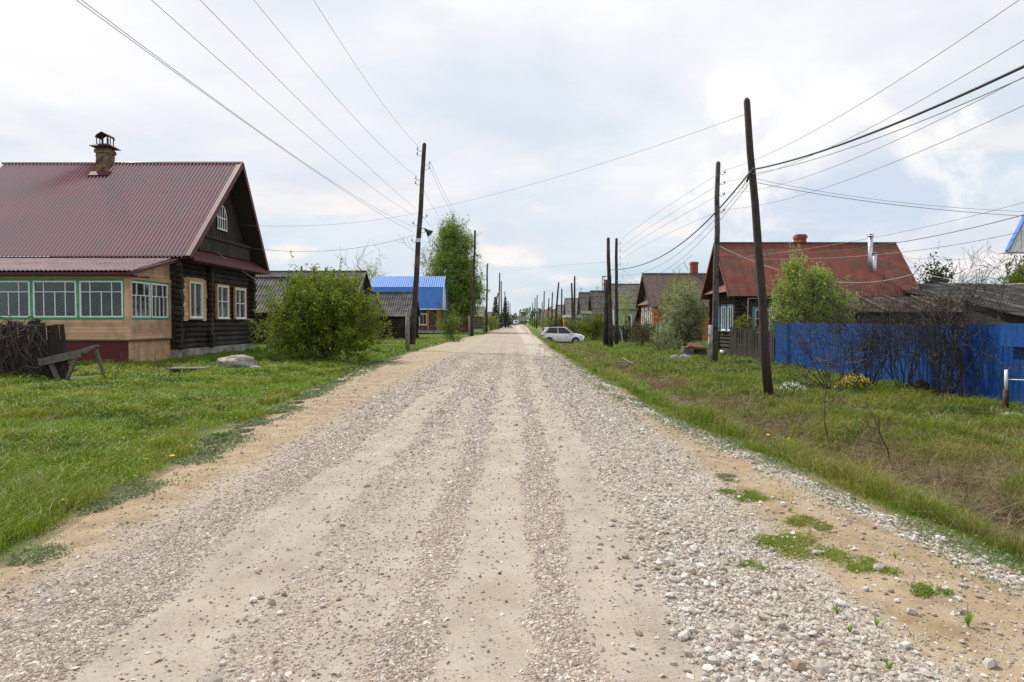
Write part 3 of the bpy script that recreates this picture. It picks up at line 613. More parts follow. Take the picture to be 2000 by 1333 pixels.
tx, ty = field(1500, 4.2, 45, lambda X, Y: np.clip(.3 + 3 * fbm(X * .7 + 50, Y * .7), .05, 1) * (XL(Y) - X > .15), -1); k_ = 34; sp = .035 + .05 * rng.random(len(tx))
TX = np.repeat(tx, k_) + rng.normal(size=len(tx) * k_) * np.repeat(sp, k_); TY = np.repeat(ty, k_) + rng.normal(size=len(tx) * k_) * np.repeat(sp, k_); TH = np.repeat(.13 + .16 * rng.random(len(tx)), k_) * (.6 + .5 * rng.random(len(tx) * k_))
X = np.concatenate([X, TX]); Y = np.concatenate([Y, TY]); h = np.concatenate([h, TH]); wv = np.concatenate([wv, np.clip(.0009 * TY, .005, .03)])
tag(blades('grass', X, Y, h, wv, M['grass'], .75), 'fresh green grass of the left verge and yard', 'grass', kind='stuff')
def eR(X, Y):
    d = X - XR(Y); return np.clip((d + .7 * fbm(X * 1.5, Y * 1.2) - .1) / .25, 0, 1) * (1 - .85 * dryness(X, Y)) * np.clip(.75 + 1.5 * fbm(X * 1.0, Y * 1.0), .2, 1)
X, Y = field(270000, 3.6, 80, eR, 1); dR = X - XR(Y); tuft = np.clip(fbm(X * 1.3 + 9, Y * 1.3) * 4 + .95, .4, 2.5) * (1 + .55 * np.exp(-((dR - .7) / .45) ** 2)) * (1 - .35 * np.exp(-((dR - 1.9) / .5) ** 2)) * (1 + .4 * np.exp(-((dR - 4.2) / 1.2) ** 2))
h = (.08 + .13 * rng.random(len(X))) * tuft * np.clip((X - XR(Y)) / .6, .5, 1); wv = np.clip(.0009 * Y, .004, .03) * (.7 + .6 * rng.random(len(X)))
tx, ty = field(1300, 4.2, 45, lambda X, Y: np.clip(.3 + 3 * fbm(X * .7 + 50, Y * .7), .05, 1) * (X - XR(Y) > .35), 1); k_ = 34; sp = .035 + .06 * rng.random(len(tx))
TX = np.repeat(tx, k_) + rng.normal(size=len(tx) * k_) * np.repeat(sp, k_); TY = np.repeat(ty, k_) + rng.normal(size=len(tx) * k_) * np.repeat(sp, k_); TH = np.repeat(.15 + .20 * rng.random(len(tx)), k_) * (.6 + .5 * rng.random(len(tx) * k_))
X = np.concatenate([X, TX]); Y = np.concatenate([Y, TY]); h = np.concatenate([h, TH]); wv = np.concatenate([wv, np.clip(.0009 * TY, .005, .03)])
tag(blades('verge_grass', X, Y, h, wv, M['grass_r'], .7), 'rough green grass of the right verge and ditch banks', 'grass', kind='stuff')
X, Y = field(62000, 4.5, 70, lambda X, Y: np.clip(dryness(X, Y) * 1.0 + .05, 0, 1) * (X - XR(Y) > .4), 1)
h = .12 + .30 * rng.random(len(X)) ** 1.5; wv = np.clip(.0008 * Y, .003, .025)
tag(blades('dead_grass', X, Y, h, wv * np.ones(len(X)), M['grass_dry'], 1.5, .4), 'straw coloured dead grass lying in the roadside ditch', 'dry grass', kind='stuff')
X, Y = field(16000, 4, 50, lambda X, Y: np.clip(.12 + 3 * fbm(X * .6 + 77, Y * .6), .03, 1), -1); h = .05 + .07 * rng.random(len(X))
tag(blades('straw', X, Y, h, np.clip(.0008 * Y, .003, .02), M['grass_dry'], 1.8, .4), 'sparse dead stalks among the left lawn grass', 'dry grass', kind='stuff')
# low creeping weeds along both road edges
def weedz(n, side, off, wid, name, label, m, y0=3.3, y1=30, size=.022, h=.035):
    Y = y0 * (y1 / y0) ** rng.random(n * 4); e = XL(Y) if side < 0 else XR(Y); X = e + (off + wid * rng.normal(size=len(Y))); k = (fbm(X * 2.5 + 3, Y * 2.2, 3) > -.02)
    X = X[k][:n]; Y = Y[k][:n]; Z = HZ(X, Y) + rng.random(len(X)) * h
    V, F = leaves_mesh(np.stack([X, Y, Z], 1), size * (.6 + .8 * rng.random(len(X))) * np.clip(Y / 7, .9, 2), rng, .75); return tag(np_obj(name, V, F, m), label, 'weeds', kind='stuff')
weedz(20000, -1, .02, .17, 'creeping_weed', 'grey green creeping weeds at the left edge of the road', M['clover'])
weedz(9000, 1, -.02, .2, 'low_weed', 'low weeds between the stones of the right road edge', M['clover'], size=.02)
# broad-leaved patches in the left lawn and on the right verge
X, Y = field(26000, 5, 60, lambda X, Y: np.clip(fbm(X * .8 + 60, Y * .8 + 7) * 5 - .2, 0, 1), -1); Z = HZ(X, Y) + .02 + .1 * rng.random(len(X))
V, F = leaves_mesh(np.stack([X, Y, Z], 1), .04 * (.6 + .8 * rng.random(len(X))) * np.clip(Y / 14, .8, 2.5), rng, .7)
tag(np_obj('broadleaf_weed', V, F, M['leaf_bright']), 'bright broad leaved weeds in patches of the left lawn', 'weeds', kind='stuff')
X, Y = field(24000, 6, 60, lambda X, Y: np.clip(fbm(X * .8 + 20, Y * .8 + 7) * 5 - .1, 0, 1) * (1 - dryness(X, Y)) * (X > XR(Y) + .8), 1); Z = HZ(X, Y) + .02 + .14 * rng.random(len(X))
V, F = leaves_mesh(np.stack([X, Y, Z], 1), .045 * (.6 + .8 * rng.random(len(X))) * np.clip(Y / 14, .8, 2.5), rng, .7)
tag(np_obj('nettle_patch', V, F, M['leaf_dark']), 'dark leafy weeds in patches beyond the right ditch', 'weeds', kind='stuff')

X, Y = field(16000, 5, 50, lambda X, Y: np.clip(fbm(X * 1.1 + 90, Y * 1.1 + 17) * 6 - .5, 0, 1), -1); Z = HZ(X, Y) + .02 + .12 * rng.random(len(X))
V, F = leaves_mesh(np.stack([X, Y, Z], 1), .045 * (.6 + .8 * rng.random(len(X))) * np.clip(Y / 12, .8, 2.5), rng, .5)
tag(np_obj('yard_weed', V, F, M['leaf_dark']), 'leafy weeds clumped in the left lawn, coloured dark in place of clump shadows', 'weeds', kind='stuff')  # weed clumps added in dark leaf colour to imitate shadow between grass tufts
# ------------------------------------------------------------------ windows
def window(parent, plane, pos, a0, a1, z0, z1, frame='white', bars=((.5,), ()), transom=None, surround=None, sill=True, back='room', nd=1, fw=.07, depth=.06, curtain=None, sw=.12):
    """plane 'x' : wall at x=pos, spans y a0..a1, outward normal nd ; plane 'y' likewise. bars = (lower fractions, upper fractions)"""
    def bx(mb, p, q, r0, r1, d0, d1):
        lo, hi = sorted((pos + nd * d0, pos + nd * d1))
        if plane == 'x': mb.box(lo, hi, p, q, r0, r1)
        else: mb.box(p, q, lo, hi, r0, r1)
    f = MB()
    bx(f, a0, a1, z1 - fw, z1, 0, depth); bx(f, a0, a1, z0, z0 + fw, 0, depth); bx(f, a0, a0 + fw, z0 + fw, z1 - fw, 0, depth); bx(f, a1 - fw, a1, z0 + fw, z1 - fw, 0, depth)
    W_ = a1 - a0; b = fw * .55; zt = z0 + (z1 - z0) * transom if transom else z1 - fw
    if transom: bx(f, a0 + fw, a1 - fw, zt - b / 2, zt + b / 2, .012, depth - .006)
    for fr in bars[0]: c = a0 + W_ * fr; bx(f, c - b / 2, c + b / 2, z0 + fw, zt - (b / 2 if transom else 0), .014, depth - .01)
    if transom:
        for fr in bars[1]: c = a0 + W_ * fr; bx(f, c - b / 2, c + b / 2, zt + b / 2, z1 - fw, .014, depth - .01)
    fo = f.build('window', M[frame], parent)
    g = MB(); bx(g, a0 + fw * .6, a1 - fw * .6, z0 + fw * .6, z1 - fw * .6, .018, .024); g.build('pane', M['glass'], fo)
    c = MB(); bx(c, a0 + .02, a1 - .02, z0 + .02, z1 - .02, .003, .010); c.build('curtain', M[curtain or back], fo)
    if surround:
        s = MB(); bx(s, a0 - sw, a1 + sw, z1 + .005, z1 + sw * 1.1, -.01, depth + .02); bx(s, a0 - sw, a0 - .005, z0 - sw, z1 + .004, -.01, depth + .01); bx(s, a1 + .005, a1 + sw, z0 - sw, z1 + .004, -.01, depth + .01); bx(s, a0 - .004, a1 + .004, z0 - sw, z0 - .03, -.01, depth + .008)
        s.build('surround', M[surround], fo)
    if sill:
        s = MB(); bx(s, a0 - .04, a1 + .04, z0 - .028, z0 - .002, -.01, depth + .07); s.build('sill', M[frame], fo)
    return fo
def logs(mb, p, q, z0, z1, r=.125):
    p = Vector(p); q = Vector(q); d = (q - p).normalized(); n = int(round((z1 - z0) / (r * 1.86)))
    for i in range(n):
        z = z0 + r + i * (z1 - z0 - 2 * r) / max(n - 1, 1); rr = r * random.uniform(.96, 1.08); j = random.uniform(-.03, .03)
        a = Vector((p.x, p.y, z)) - d * j; b = Vector((q.x, q.y, z)) + d * j; m_ = (a + b) / 2 + Vector((random.uniform(-.015, .015), random.uniform(-.015, .015), 0))
        mb.tube([a, m_, b], [rr, rr * .97, rr * .95], 10)
def stub_col(mb, x0, x1, y, z0, z1, r=.125):
    n = int(round((z1 - z0) / (r * 1.86)))
    for i in range(n):
        z = z0 + r + (i + .0) * (z1 - z0 - 2 * r) / max(n - 1, 1); rr = r * random.uniform(.92, 1.05); e = random.uniform(-.04, .05)
        mb.tube([(x0, y, z), (x1 + e, y + random.uniform(-.02, .02), z)], rr, 10)
def brick_stack(parent, x, y, z0, z1, w, m='brick', name='chimney', corbel=True):
    mb = MB(); n = max(int((z1 - z0) / .085), 2)
    for i in range(n):
        a = z0 + (z1 - z0) * i / n; b = z0 + (z1 - z0) * (i + 1) / n; e = (.05 if corbel and i >= n - 3 and i < n - 1 else 0) + random.uniform(-.006, .006)
        mb.box(x - w / 2 - e, x + w / 2 + e, y - w / 2 - e, y + w / 2 + e, a + .004, b - .004); mb.box(x - w / 2 + .012, x + w / 2 - .012, y - w / 2 + .012, y + w / 2 - .012, a - .004, b + .004)
    return mb.build(name, M[m], parent)

# ------------------------------------------------------------------ big log house, left
random.seed(11)
H1 = thing('log_house', 'dark log house with burgundy corrugated roof and glazed veranda at the left', 'house', (-14.25, 28.4, 0))
mb = MB(); mb.box(-24.2, -14.12, 28.3, 36.6, -.1, .42)
for i in range(26): mb.add([], [])
mb.build('foundation', M['concrete'], H1)
mb = MB(); fx = -14.33
logs(mb, (fx, 28.35, 0), (fx, 36.55, 0), .40, 4.15); logs(mb, (-24.2, 28.45, 0), (-14.2, 28.45, 0), .40, 4.2); logs(mb, (-24.2, 36.4, 0), (-14.2, 36.4, 0), .4, 4.2)
for yy in (28.45, 31.35, 36.4): stub_col(mb, -14.4, -13.98, yy, .40, 4.1)
mb.box(-24.1, -14.42, 28.55, 36.3, .3, 4.3); mb.build('wall', M['log'], H1)
# gable of upright boards
RY, RZ, EY0, EY1, EZ = 33.0, 9.2, 28.15, 37.0, 4.28
mb = MB(); gx = -14.25
n = 44
for i in range(n):
    a = 28.5 + (36.6 - 28.5) * i / n; b = 28.5 + (36.6 - 28.5) * (i + 1) / n - .012
    zt = lambda y: min(EZ + (y - EY0) * (RZ - EZ) / (RY - EY0), EZ + (EY1 - y) * (RZ - EZ) / (EY1 - RY)) - .10
    e = random.uniform(0, .02); mb.prism([(gx + e, a, 4.2), (gx + e, b, 4.2), (gx + e, b, zt(b)), (gx + e, a, zt(a))], (-.05, 0, 0))
mb.box(gx - .2, gx - .06, 28.6, 36.5, 4.1, 4.6)
mb.build('gable', M['oldwood_dark'], H1)
mb = MB(); mb.box(gx + .03, gx + .42, 29.9, 35.6, 5.36, 5.44); mb.box(gx + .32, gx + .40, 29.95, 35.55, 5.44, 5.50)
for i in range(30):
    a = 29.95 + i * .187; mb.box(gx + .30, gx + .33, a, a + .175, 4.72 + random.uniform(0, .02), 5.35)
mb.build('balcony', M['oldwood_dark'], H1)
# arched attic window with white bars
mb = MB(); cy, cz, hw = 32.85, 6.0, .52
pts = [(gx + .05, cy + hw * math.cos(t), cz + .55 + .62 * math.sin(t)) for t in np.linspace(0, math.pi, 11)]
outl = [(gx + .05, cy + hw, cz)] + pts + [(gx + .05, cy - hw, cz)]
mb.prism(outl, (.015, 0, 0)); wd_ = mb.build('attic_window', M['carglass'], H1)
mb = MB()
for k in range(5):
    yy = cy - hw + .02 + k * (2 * hw - .04) / 4; top = cz + .55 + .62 * math.sqrt(max(0, 1 - ((yy - cy) / hw) ** 2)); mb.box(gx + .07, gx + .095, yy - .025, yy + .025, cz + .02, top - .01)
mb.box(gx + .071, gx + .094, cy - hw, cy + hw, cz + .52, cz + .57); mb.box(gx + .071, gx + .096, cy - hw - .03, cy + hw + .03, cz - .03, cz + .03); mb.tube(pts, .035, 5); mb.build('bars', M['white'], wd_)
# pent roof over the facade
sheet((-14.2, 28.85, 4.86), (-14.2, 36.3, 4.86), (-13.36, 36.9, 4.24), (-13.36, 28.25, 4.24), wl=.5, amp=.012, name='pent_roof', m=M['burg_trim'], parent=H1, kind='seam')
mb = MB(); mb.box(-13.40, -13.34, 28.2, 36.98, 4.13, 4.235); mb.box(-14.2, -13.42, 28.5, 36.7, 4.10, 4.13); mb.build('fascia', M['burg_trim'], H1)
# main roof
xe, xr, xl, xrl = -13.48, -13.22, -24.9, -24.75
sheet((xrl, RY, RZ), (xr, RY, RZ), (xe, EY0, EZ), (xl, EY0, EZ), wl=.165, amp=.048, name='roof', m=M['burgundy'], parent=H1, samples=8, courses=3, step=.004)
sheet((xr, RY, RZ), (xrl, RY, RZ), (xl, EY1, EZ), (xe, EY1, EZ), wl=.165, amp=.022, name='roof', m=M['burgundy'], parent=H1, samples=6)
mb = MB(); mb.tube([(xrl - .1, RY, RZ + .03), (xr + .03, RY, RZ + .03)], .06, 8)
mb.build('ridge_cap', M['burgundy'], H1)
mb = MB()
for (ya, za) in ((EY0 - .03, EZ - .02), (EY1 + .03, EZ - .02)):
    mb.beam((xe + .02, ya, za - .04), (xr + .02, RY, RZ - .04), .04, .24); mb.beam((xe - .09, ya, za + .045), (xr - .09, RY, RZ + .045), .26, .02)
mb.build('barge_board', M['burg_trim'], H1)
mb = MB()
for (ya, za, s) in ((EY0, EZ, 1), (EY1, EZ, -1)):   # boards lining the underside of the overhang
    mb.prism([(-14.2, ya + .1 * s, za - .08), (xe, ya + .1 * s, za - .08), (xr, RY, RZ - .12), (-14.2, RY, RZ - .12)], (0, 0, -.03))
mb.build('soffit', M['oldwood_dark'], H1)
# chimney with open iron hood
CX, CY = -19.68, 32.72
ch = brick_stack(H1, CX, CY, 8.5, 9.86, .58)
mb = MB(); mb.box(CX - .47, CX + .47, CY - .47, CY + .47, 9.86, 9.90); mb.add([(CX - .5, CY - .5, 9.87), (CX + .5, CY - .5, 9.87), (CX + .5, CY + .5, 9.87), (CX - .5, CY + .5, 9.87), (CX - .27, CY - .27, 10.02), (CX + .27, CY - .27, 10.02), (CX + .27, CY + .27, 10.02), (CX - .27, CY + .27, 10.02)], [(0, 1, 5, 4), (1, 2, 6, 5), (2, 3, 7, 6), (3, 0, 4, 7), (4, 5, 6, 7)])
for sx in (-1, 0, 1):
    for sy in (-1, 0, 1):
        if sx or sy: mb.beam((CX + sx * .25, CY + sy * .25, 10.0), (CX + sx * .25, CY + sy * .25, 10.40), .035, .035)
for s in (-1, 1):
    mb.tube([(CX - .30, CY + s * .26, 10.30), (CX - .26, CY + s * .26, 10.42), (CX, CY + s * .26, 10.57), (CX + .26, CY + s * .26, 10.42), (CX + .30, CY + s * .26, 10.30)], .03, 5)
mb.add([(CX - .31, CY - .3, 10.32), (CX - .2, CY - .3, 10.47), (CX, CY - .3, 10.58), (CX + .2, CY - .3, 10.47), (CX + .31, CY - .3, 10.32), (CX - .31, CY + .3, 10.32), (CX - .2, CY + .3, 10.47), (CX, CY + .3, 10.58), (CX + .2, CY + .3, 10.47), (CX + .31, CY + .3, 10.32)], [(i, i + 1, i + 6, i + 5) for i in range(4)])
mb.build('chimney_hood', M['rustdark'], ch)
mb = MB(); mb.beam((CX - .5, CY - .42, 8.58), (CX + .5, CY - .42, 8.58), .3, .03, up=(0, -1, 1)); mb.build('flashing', M['burg_trim'], ch)
# facade windows
w = window(H1, 'x', -14.16, 29.32, 30.5, 1.75, 3.32, bars=((.45,), ()), surround='siding_or', sw=.08, depth=.09)
mb = MB()
for i in range(9):
    z = 1.62 + i * .205
    for (ya, yb) in ((28.86, 29.22), (30.6, 30.98)):
        e = random.uniform(-.04, .04); mb.box(-14.2, -14.13 + random.uniform(0, .02), ya + e, yb + e, z, z + .19)
mb.box(-14.2, -14.11, 29.15, 30.7, 3.42, 3.5)
mb.build('plank_cladding', M['siding'], H1)
window(H1, 'x', -14.17, 32.05, 33.3, 1.74, 3.30, bars=((.45,), (.45,)), transom=.52, surround='siding_or', sw=.05, depth=.09)
window(H1, 'x', -14.17, 34.1, 35.4, 1.74, 3.26, bars=((.45,), (.45,)), transom=.50, surround='siding_or', sw=.05, depth=.09)
# veranda
vx, vy = -14.45, 25.3
mb = MB()
def planks_y(mb, x0, x1, y, z0, z1, n, t=.03):
    for i in range(n): a = z0 + (z1 - z0) * i / n; b = z0 + (z1 - z0) * (i + 1) / n; mb.box(x0, x1, y - t, y, a + .004, b - .004)
def planks_x(mb, y0, y1, x, z0, z1, n, t=.03):
    for i in range(n): a = z0 + (z1 - z0) * i / n; b = z0 + (z1 - z0) * (i + 1) / n; mb.box(x, x + t, y0, y1, a + .004, b - .004)
planks_y(mb, -26, vx, vy, .92, 1.66, 6); planks_x(mb, vy, 28.3, vx, .92, 1.66, 6)
mb.box(-26, vx, vy + .001, vy + .06, .9, 1.7); mb.box(vx - .06, vx - .001, vy, 28.3, .9, 1.7)
for i in range(6):      # boards closing the roof triangle
    z = 3.18 + i * .16; y0 = max(vy - .2, 24.9 + (z + .1 - 3.42) / .75 * 3.4); mb.box(vx, vx + .03, max(vy, y0), 28.3, z + .003, z + .155)
mb.box(vx + .005, vx + .07, vy - .05, vy + .10, .92, 3.2); mb.box(vx - .12, vx + .04, vy - .06, vy - .031, .92, 3.2); mb.box(vx + .031, vx + .07, 28.16, 28.3, .92, 3.2)
mb.box(-26, vx + .06, vy - .03, vy + .05, 3.19, 3.36); mb.box(vx + .035, vx + .09, vy - .1, 28.3, 3.17, 3.32)
mb.build('veranda_wall', M['siding'], H1)
mb = MB(); mb.box(-26, vx - .03, vy - .01, vy + .05, -.1, .86); mb.build('veranda_skirt', M['burg_skirt'], H1)
mb = MB()
for i in range(22): a = vy + .01 + i * .136; mb.box(vx - .03, vx + .01 + random.uniform(0, .006), a, a + .13, .0, .86)
mb.build('side_skirt', M['siding'], H1)
mb = MB(); mb.box(vx - .02, vx + .14, vy - .06, 28.32, .87, .91); mb.box(-26, vx + .14, vy - .11, vy - .061, .87, .91); mb.build('skirt_board', M['oldwood'], H1)
mb = MB(); mb.box(-26, vx + .001, vy - .045, vy - .002, 1.67, 1.745); mb.box(-26, vx, vy - .045, vy - .002, 3.10, 3.18)
for k in range(6):
    a = -14.62 - 1.735 * k; mb.box(a - .0, a + .12 if k else vx, vy - .046, vy - .003, 1.745, 3.10)
mb.box(vx + .002, vx + .045, vy, 28.15, 1.67, 1.745); mb.box(vx + .002, vx + .045, vy, 28.15, 3.10, 3.17)
for a in (vy + .005, 26.72, 28.07): mb.box(vx + .003, vx + .046, a, a + .09, 1.745, 3.10)
mb.build('window_casing', M['green'], H1)
for k in range(5):
    b_ = -14.62 - 1.735 * k; window(H1, 'y', vy - .004, b_ - 1.615, b_, 1.745, 3.10, bars=((.24, .5, .74), (.24, .74)), transom=.70, sill=False, nd=-1, fw=.055, curtain='curtain')
for a, b_ in ((25.395, 26.72), (26.81, 28.07)): window(H1, 'x', vx + .004, a, b_, 1.745, 3.10, bars=((.25, .5, .75), (.3, .7)), transom=.62, sill=False, fw=.055, curtain='curtain')
sheet((-26.2, 28.3, 4.24), (-14.2, 28.3, 4.24), (-14.0, 24.82, 3.45), (-26.2, 24.82, 3.45), wl=.165, amp=.022, name='veranda_roof', m=M['burg_old'], parent=H1, courses=2, step=.01)
mb = MB(); mb.box(-26.2, -14.1, 24.9, 24.94, 3.30, 3.40); mb.prism([(-14.03, 24.8, 3.30), (-14.03, 28.3, 4.08), (-14.03, 28.3, 4.22), (-14.03, 24.8, 3.42)], (.03, 0, 0)); mb.box(-26.2, -14.05, 24.95, 25.26, 3.27, 3.31)
mb.tube([(-14.2, 24.98, 3.25), (-13.6, 25.2, 3.22)], .04, 6); mb.build('veranda_fascia', M['burg_trim'], H1)

# ------------------------------------------------------------------ generic houses
def house(name, label, cat, x0, x1, y0, y1, z0, ze, zr, roof, wall, ov=.45, ovg=.5, wl=.21, kind='sine', courses=4, step=.02, sag=.05, wallkind='log', gable='oldwood_dark', chimney=None, wins=(), group=None, pent=None, ridge_y=None, amp=.032):
    """ridge along x, gable end towards the road at x0"""
    s = 1 if x1 > x0 else -1; root = thing(name, label, cat, (x0, y0, z0), group); ry = ridge_y or (y0 + y1) / 2
    mb = MB()
    if wallkind == 'log':
        logs(mb, (x0 + s * .12, y0, 0), (x0 + s * .12, y1, 0), z0 + .05, ze, .13); logs(mb, (x0 - s * .15, y0 + .1, 0), (x1, y0 + .1, 0), z0 + .05, ze, .13)
        stub_col(mb, x0 + s * .2, x0 - s * .2, y0 + .1, z0 + .05, ze, .13); stub_col(mb, x0 + s * .2, x0 - s * .2, y1 - .1, z0 + .05, ze, .13)
        mb.box(min(x0 + s * .25, x1), max(x0 + s * .25, x1), y0 + .2, y1 - .05, z0 - .1, ze)
    elif wallkind == 'plank':
        n = max(int((ze - z0) / .16), 4)
        for i in range(n):
            a = z0 + (ze - z0) * i / n; b = z0 + (ze - z0) * (i + 1) / n; e = .015 if i % 2 else .0; mb.box(min(x0, x1) - (e if s > 0 else 0), max(x0, x1) + (e if s < 0 else 0), y0 - e, y1, a, b)
    else: mb.box(min(x0, x1), max(x0, x1), y0, y1, z0 - .1, ze)
    mb.build('wall', M[wall], root)
    g = MB(); gx_ = x0 + s * .1; n = 20
    sl0 = (zr - ze) / (ry - y0); sl1 = (zr - ze) / (y1 - ry)
    zt = lambda y: min(ze + (y - y0) * sl0, ze + (y1 - y) * sl1) - .06
    for i in range(n):
        a = y0 + (y1 - y0) * i / n; b = y0 + (y1 - y0) * (i + 1) / n - .012
        if a < ry < b: g.prism([(gx_, a, ze), (gx_, b, ze), (gx_, b, zt(b)), (gx_, ry, zr - .06), (gx_, a, zt(a))], (s * .08, 0, 0))
        else: g.prism([(gx_, a, ze), (gx_, b, ze), (gx_, b, max(zt(b), ze + .01)), (gx_, a, max(zt(a), ze + .01))], (s * .08, 0, 0))
    g.build('gable', M[gable], root); g = MB(); g.prism([(x1 - s * .1, y0, ze), (x1 - s * .1, y1, ze), (x1 - s * .1, ry, zr - .06)], (-s * .05, 0, 0)); g.build('gable', M[gable], root)
    xa, xb = x0 - s * ovg, x1 + s * .25; ya, yb = y0 - ov, y1 + ov; za, zb = ze - ov * sl0, ze - ov * sl1
    sheet((xa, ry, zr), (xb, ry, zr - .02), (xb, ya, za), (xa, ya, za), wl, amp, .03, courses, step, sag, 6, 'roof', M[roof], root, kind)
    sheet((xb, ry, zr - .02), (xa, ry, zr), (xa, yb, zb), (xb, yb, zb), wl, amp, .03, courses, step, sag, 4, 'roof', M[roof], root, kind)
    t = MB(); t.beam((xa, ya, za - .07), (xa, ry, zr - .07), .035, .16); t.beam((xa, yb, zb - .07), (xa, ry, zr - .07), .035, .16); t.build('barge_board', M['oldwood' if roof.startswith('slate') else roof], root)
    t = MB(); t.beam((xa, ry, zr + .03), (xb, ry, zr + .015), .22, .03); t.build('ridge_cap', M[roof], root)
    if pent: sheet((gx_, y0 + .5, ze + .32), (gx_, y1 - .5, ze + .32), (xa + s * .04, y1 + ov * .6, ze - .25), (xa + s * .04, y0 - ov * .6, ze - .25), .5, .01, .02, name='pent_roof', m=M[pent], parent=root, kind='seam')
    if chimney:
        for (cx, cy, cw, ct, cm) in chimney: brick_stack(root, cx, cy, zt(cy) - .2, ct, cw, cm)
    for wv_ in wins: window(root, *wv_[0], **wv_[1])
    return root
random.seed(5)
# right hand log house with red roof
RH = house('log_house', 'dark log house with rusty red metal roof and blue trimmed windows at the right', 'house', 14.0, 25.3, 43.6, 49.2, -.5, 3.75, 6.9, 'redroof', 'log_red', ov=.5, ovg=.7, wl=.62, kind='seam', courses=1, step=0, sag=.0, gable='oldwood_dark', pent='redroof', amp=.025, chimney=[(19.3, 46.9, .62, 7.5, 'redbrick')],
    wins=[(('x', 13.97, 44.25, 45.2, 1.0, 2.6), dict(bars=((.5,), ()), transom=None, surround='bluepaint', nd=-1)), (('x', 13.97, 45.7, 46.6, 1.0, 2.6), dict(bars=((.5,), ()), surround='bluepaint', nd=-1)), (('x', 13.97, 47.2, 48.2, 1.0, 2.6), dict(bars=((.5,), ()), surround='bluepaint', nd=-1)),
          (('y', 43.53, 15.1, 16.05, .9, 2.35), dict(bars=((.5,), ()), transom=.6, surround='bluepaint', nd=-1, sw=.16)), (('y', 43.53, 20.1, 21.05, .9, 2.35), dict(bars=((.5,), ()), transom=.6, surround='bluepaint', nd=-1, sw=.16))])
mb = MB()       # twin galvanised flues through the roof
fx_, fy_ = P2(1693, 44.8), 44.7
mb.tube([(fx_, fy_, 4.3), (fx_, fy_, 7.1)], .15, 12); mb.tube([(fx_ + .22, fy_ - .1, 4.2), (fx_ + .22, fy_ - .1, 6.0)], .14, 12); mb.tube([(fx_, fy_, 7.1), (fx_, fy_, 7.16)], .2, 12); mb.tube([(fx_, fy_, 7.24), (fx_, fy_, 7.30)], [.22, .06], 12); mb.tube([(fx_ + .22, fy_ - .1, 6.0), (fx_ + .22, fy_ - .1, 6.05)], .17, 12); mb.build('flue', M['galv'], RH)
mb = MB(); mb.tube([(14.6, 43.35, -.3), (14.6, 43.35, 3.05), (17.5, 43.35, 3.05), (20, 43.35, 3.02)], .03, 6); mb.tube([(14.6, 43.35, .1), (13.6, 43.2, .1)], .025, 6); mb.build('gas_pipe', M['white'], RH)
# low shed wing and dark sheds behind the blue fence
def shed(name, label, x0, x1, y0, y1, z0, zl, zh, roof, wall, kind='flat', **k):
    root = thing(name, label, 'shed', (x0, y0, z0)); mb = MB()
    mb.prism([(x0, y0, z0), (x0, y1, z0), (x0, y1, zh - .05), (x0, y0, zl - .05)], (x1 - x0, 0, 0)); mb.build('wall', M[wall], root)
    sheet((x0 - .3, y1 + .3, zh + .05), (x1 + .3, y1 + .3, zh + .05), (x1 + .35, y0 - .5, zl - .03), (x0 - .35, y0 - .5, zl - .03), wl=k.get('wl', .8), amp=k.get('amp', .02), thick=.05, courses=3, step=.02, sag=.08, name='roof', m=M[roof], parent=root, kind=kind)
    for q in np.linspace(x0 + .4, x1 - .4, 6): t = MB(); t.beam((q, y1, zh + .11), (q + random.uniform(-.3, .3), y0 - .4, zl + .06), .06, .04); t.build('batten', M['greyboard'], root)
    return root
shed('long_shed', 'low shed with brown felt roof behind the blue fence, below the red roof', 17.2, 25.5, 35.5, 38.5, -.5, 2.1, 2.95, 'feltroof', 'oldwood_dark')
shed('dark_shed', 'sprawling dark felt roofed shed at the far right beyond the fence', 24.6, 42, 38, 46, -.5, 2.6, 4.1, 'darkfelt', 'oldwood_dark')
shed('low_shed', 'lowest dark roofed shed close behind the right end of the blue fence', 21.5, 34, 28.5, 33, -.5, 1.75, 2.75, 'darkfelt', 'oldwood_dark')
# white gabled house, frame edge
WG = thing('sided_house', 'house with white ribbed gable and blue edge cut off by the right side', 'house', (17.0, 22.0, -.5))
gzy = 22.0; xg0 = P2(1957, gzy); zg0 = PZ(491, gzy)
mb = MB(); n = 46; hwid = 3.6
for i in range(n):
    a = xg0 + 2 * hwid * i / n; b = xg0 + 2 * hwid * (i + 1) / n; tf = lambda x: zg0 + .02 + (hwid - abs(x - xg0 - hwid)) * 2.05
    mb.prism([(a, gzy - (.02 if i % 2 else 0), zg0), (b - .006, gzy - (.02 if i % 2 else 0), zg0), (b - .006, gzy - (.02 if i % 2 else 0), tf(b)), (a, gzy - (.02 if i % 2 else 0), tf(a))], (0, .05, 0))
mb.build('gable', M['white'], WG)
mb = MB(); mb.box(23.4, 31, gzy + .6, gzy + 8, -.6, zg0 - .1); mb.build('wall', M['siding'], WG); MB().box(xg0 + 1.6, xg0 + 1.8, gzy + .1, gzy + .3, -.6, zg0 - .07).build('post', M['white'], WG)
for sg in (-1, 1):
    sheet((xg0 + hwid, gzy - .1, zg0 + hwid * 2.05 + .05), (xg0 + hwid, gzy + .02, zg0 + hwid * 2.05 + .05), (xg0 + hwid + sg * (hwid + .05), gzy + .02, zg0 - .02), (xg0 + hwid + sg * (hwid + .05), gzy - .1, zg0 - .02), .25, .02, .03, name='roof', m=M['blue_roof'], parent=WG, kind='rib')
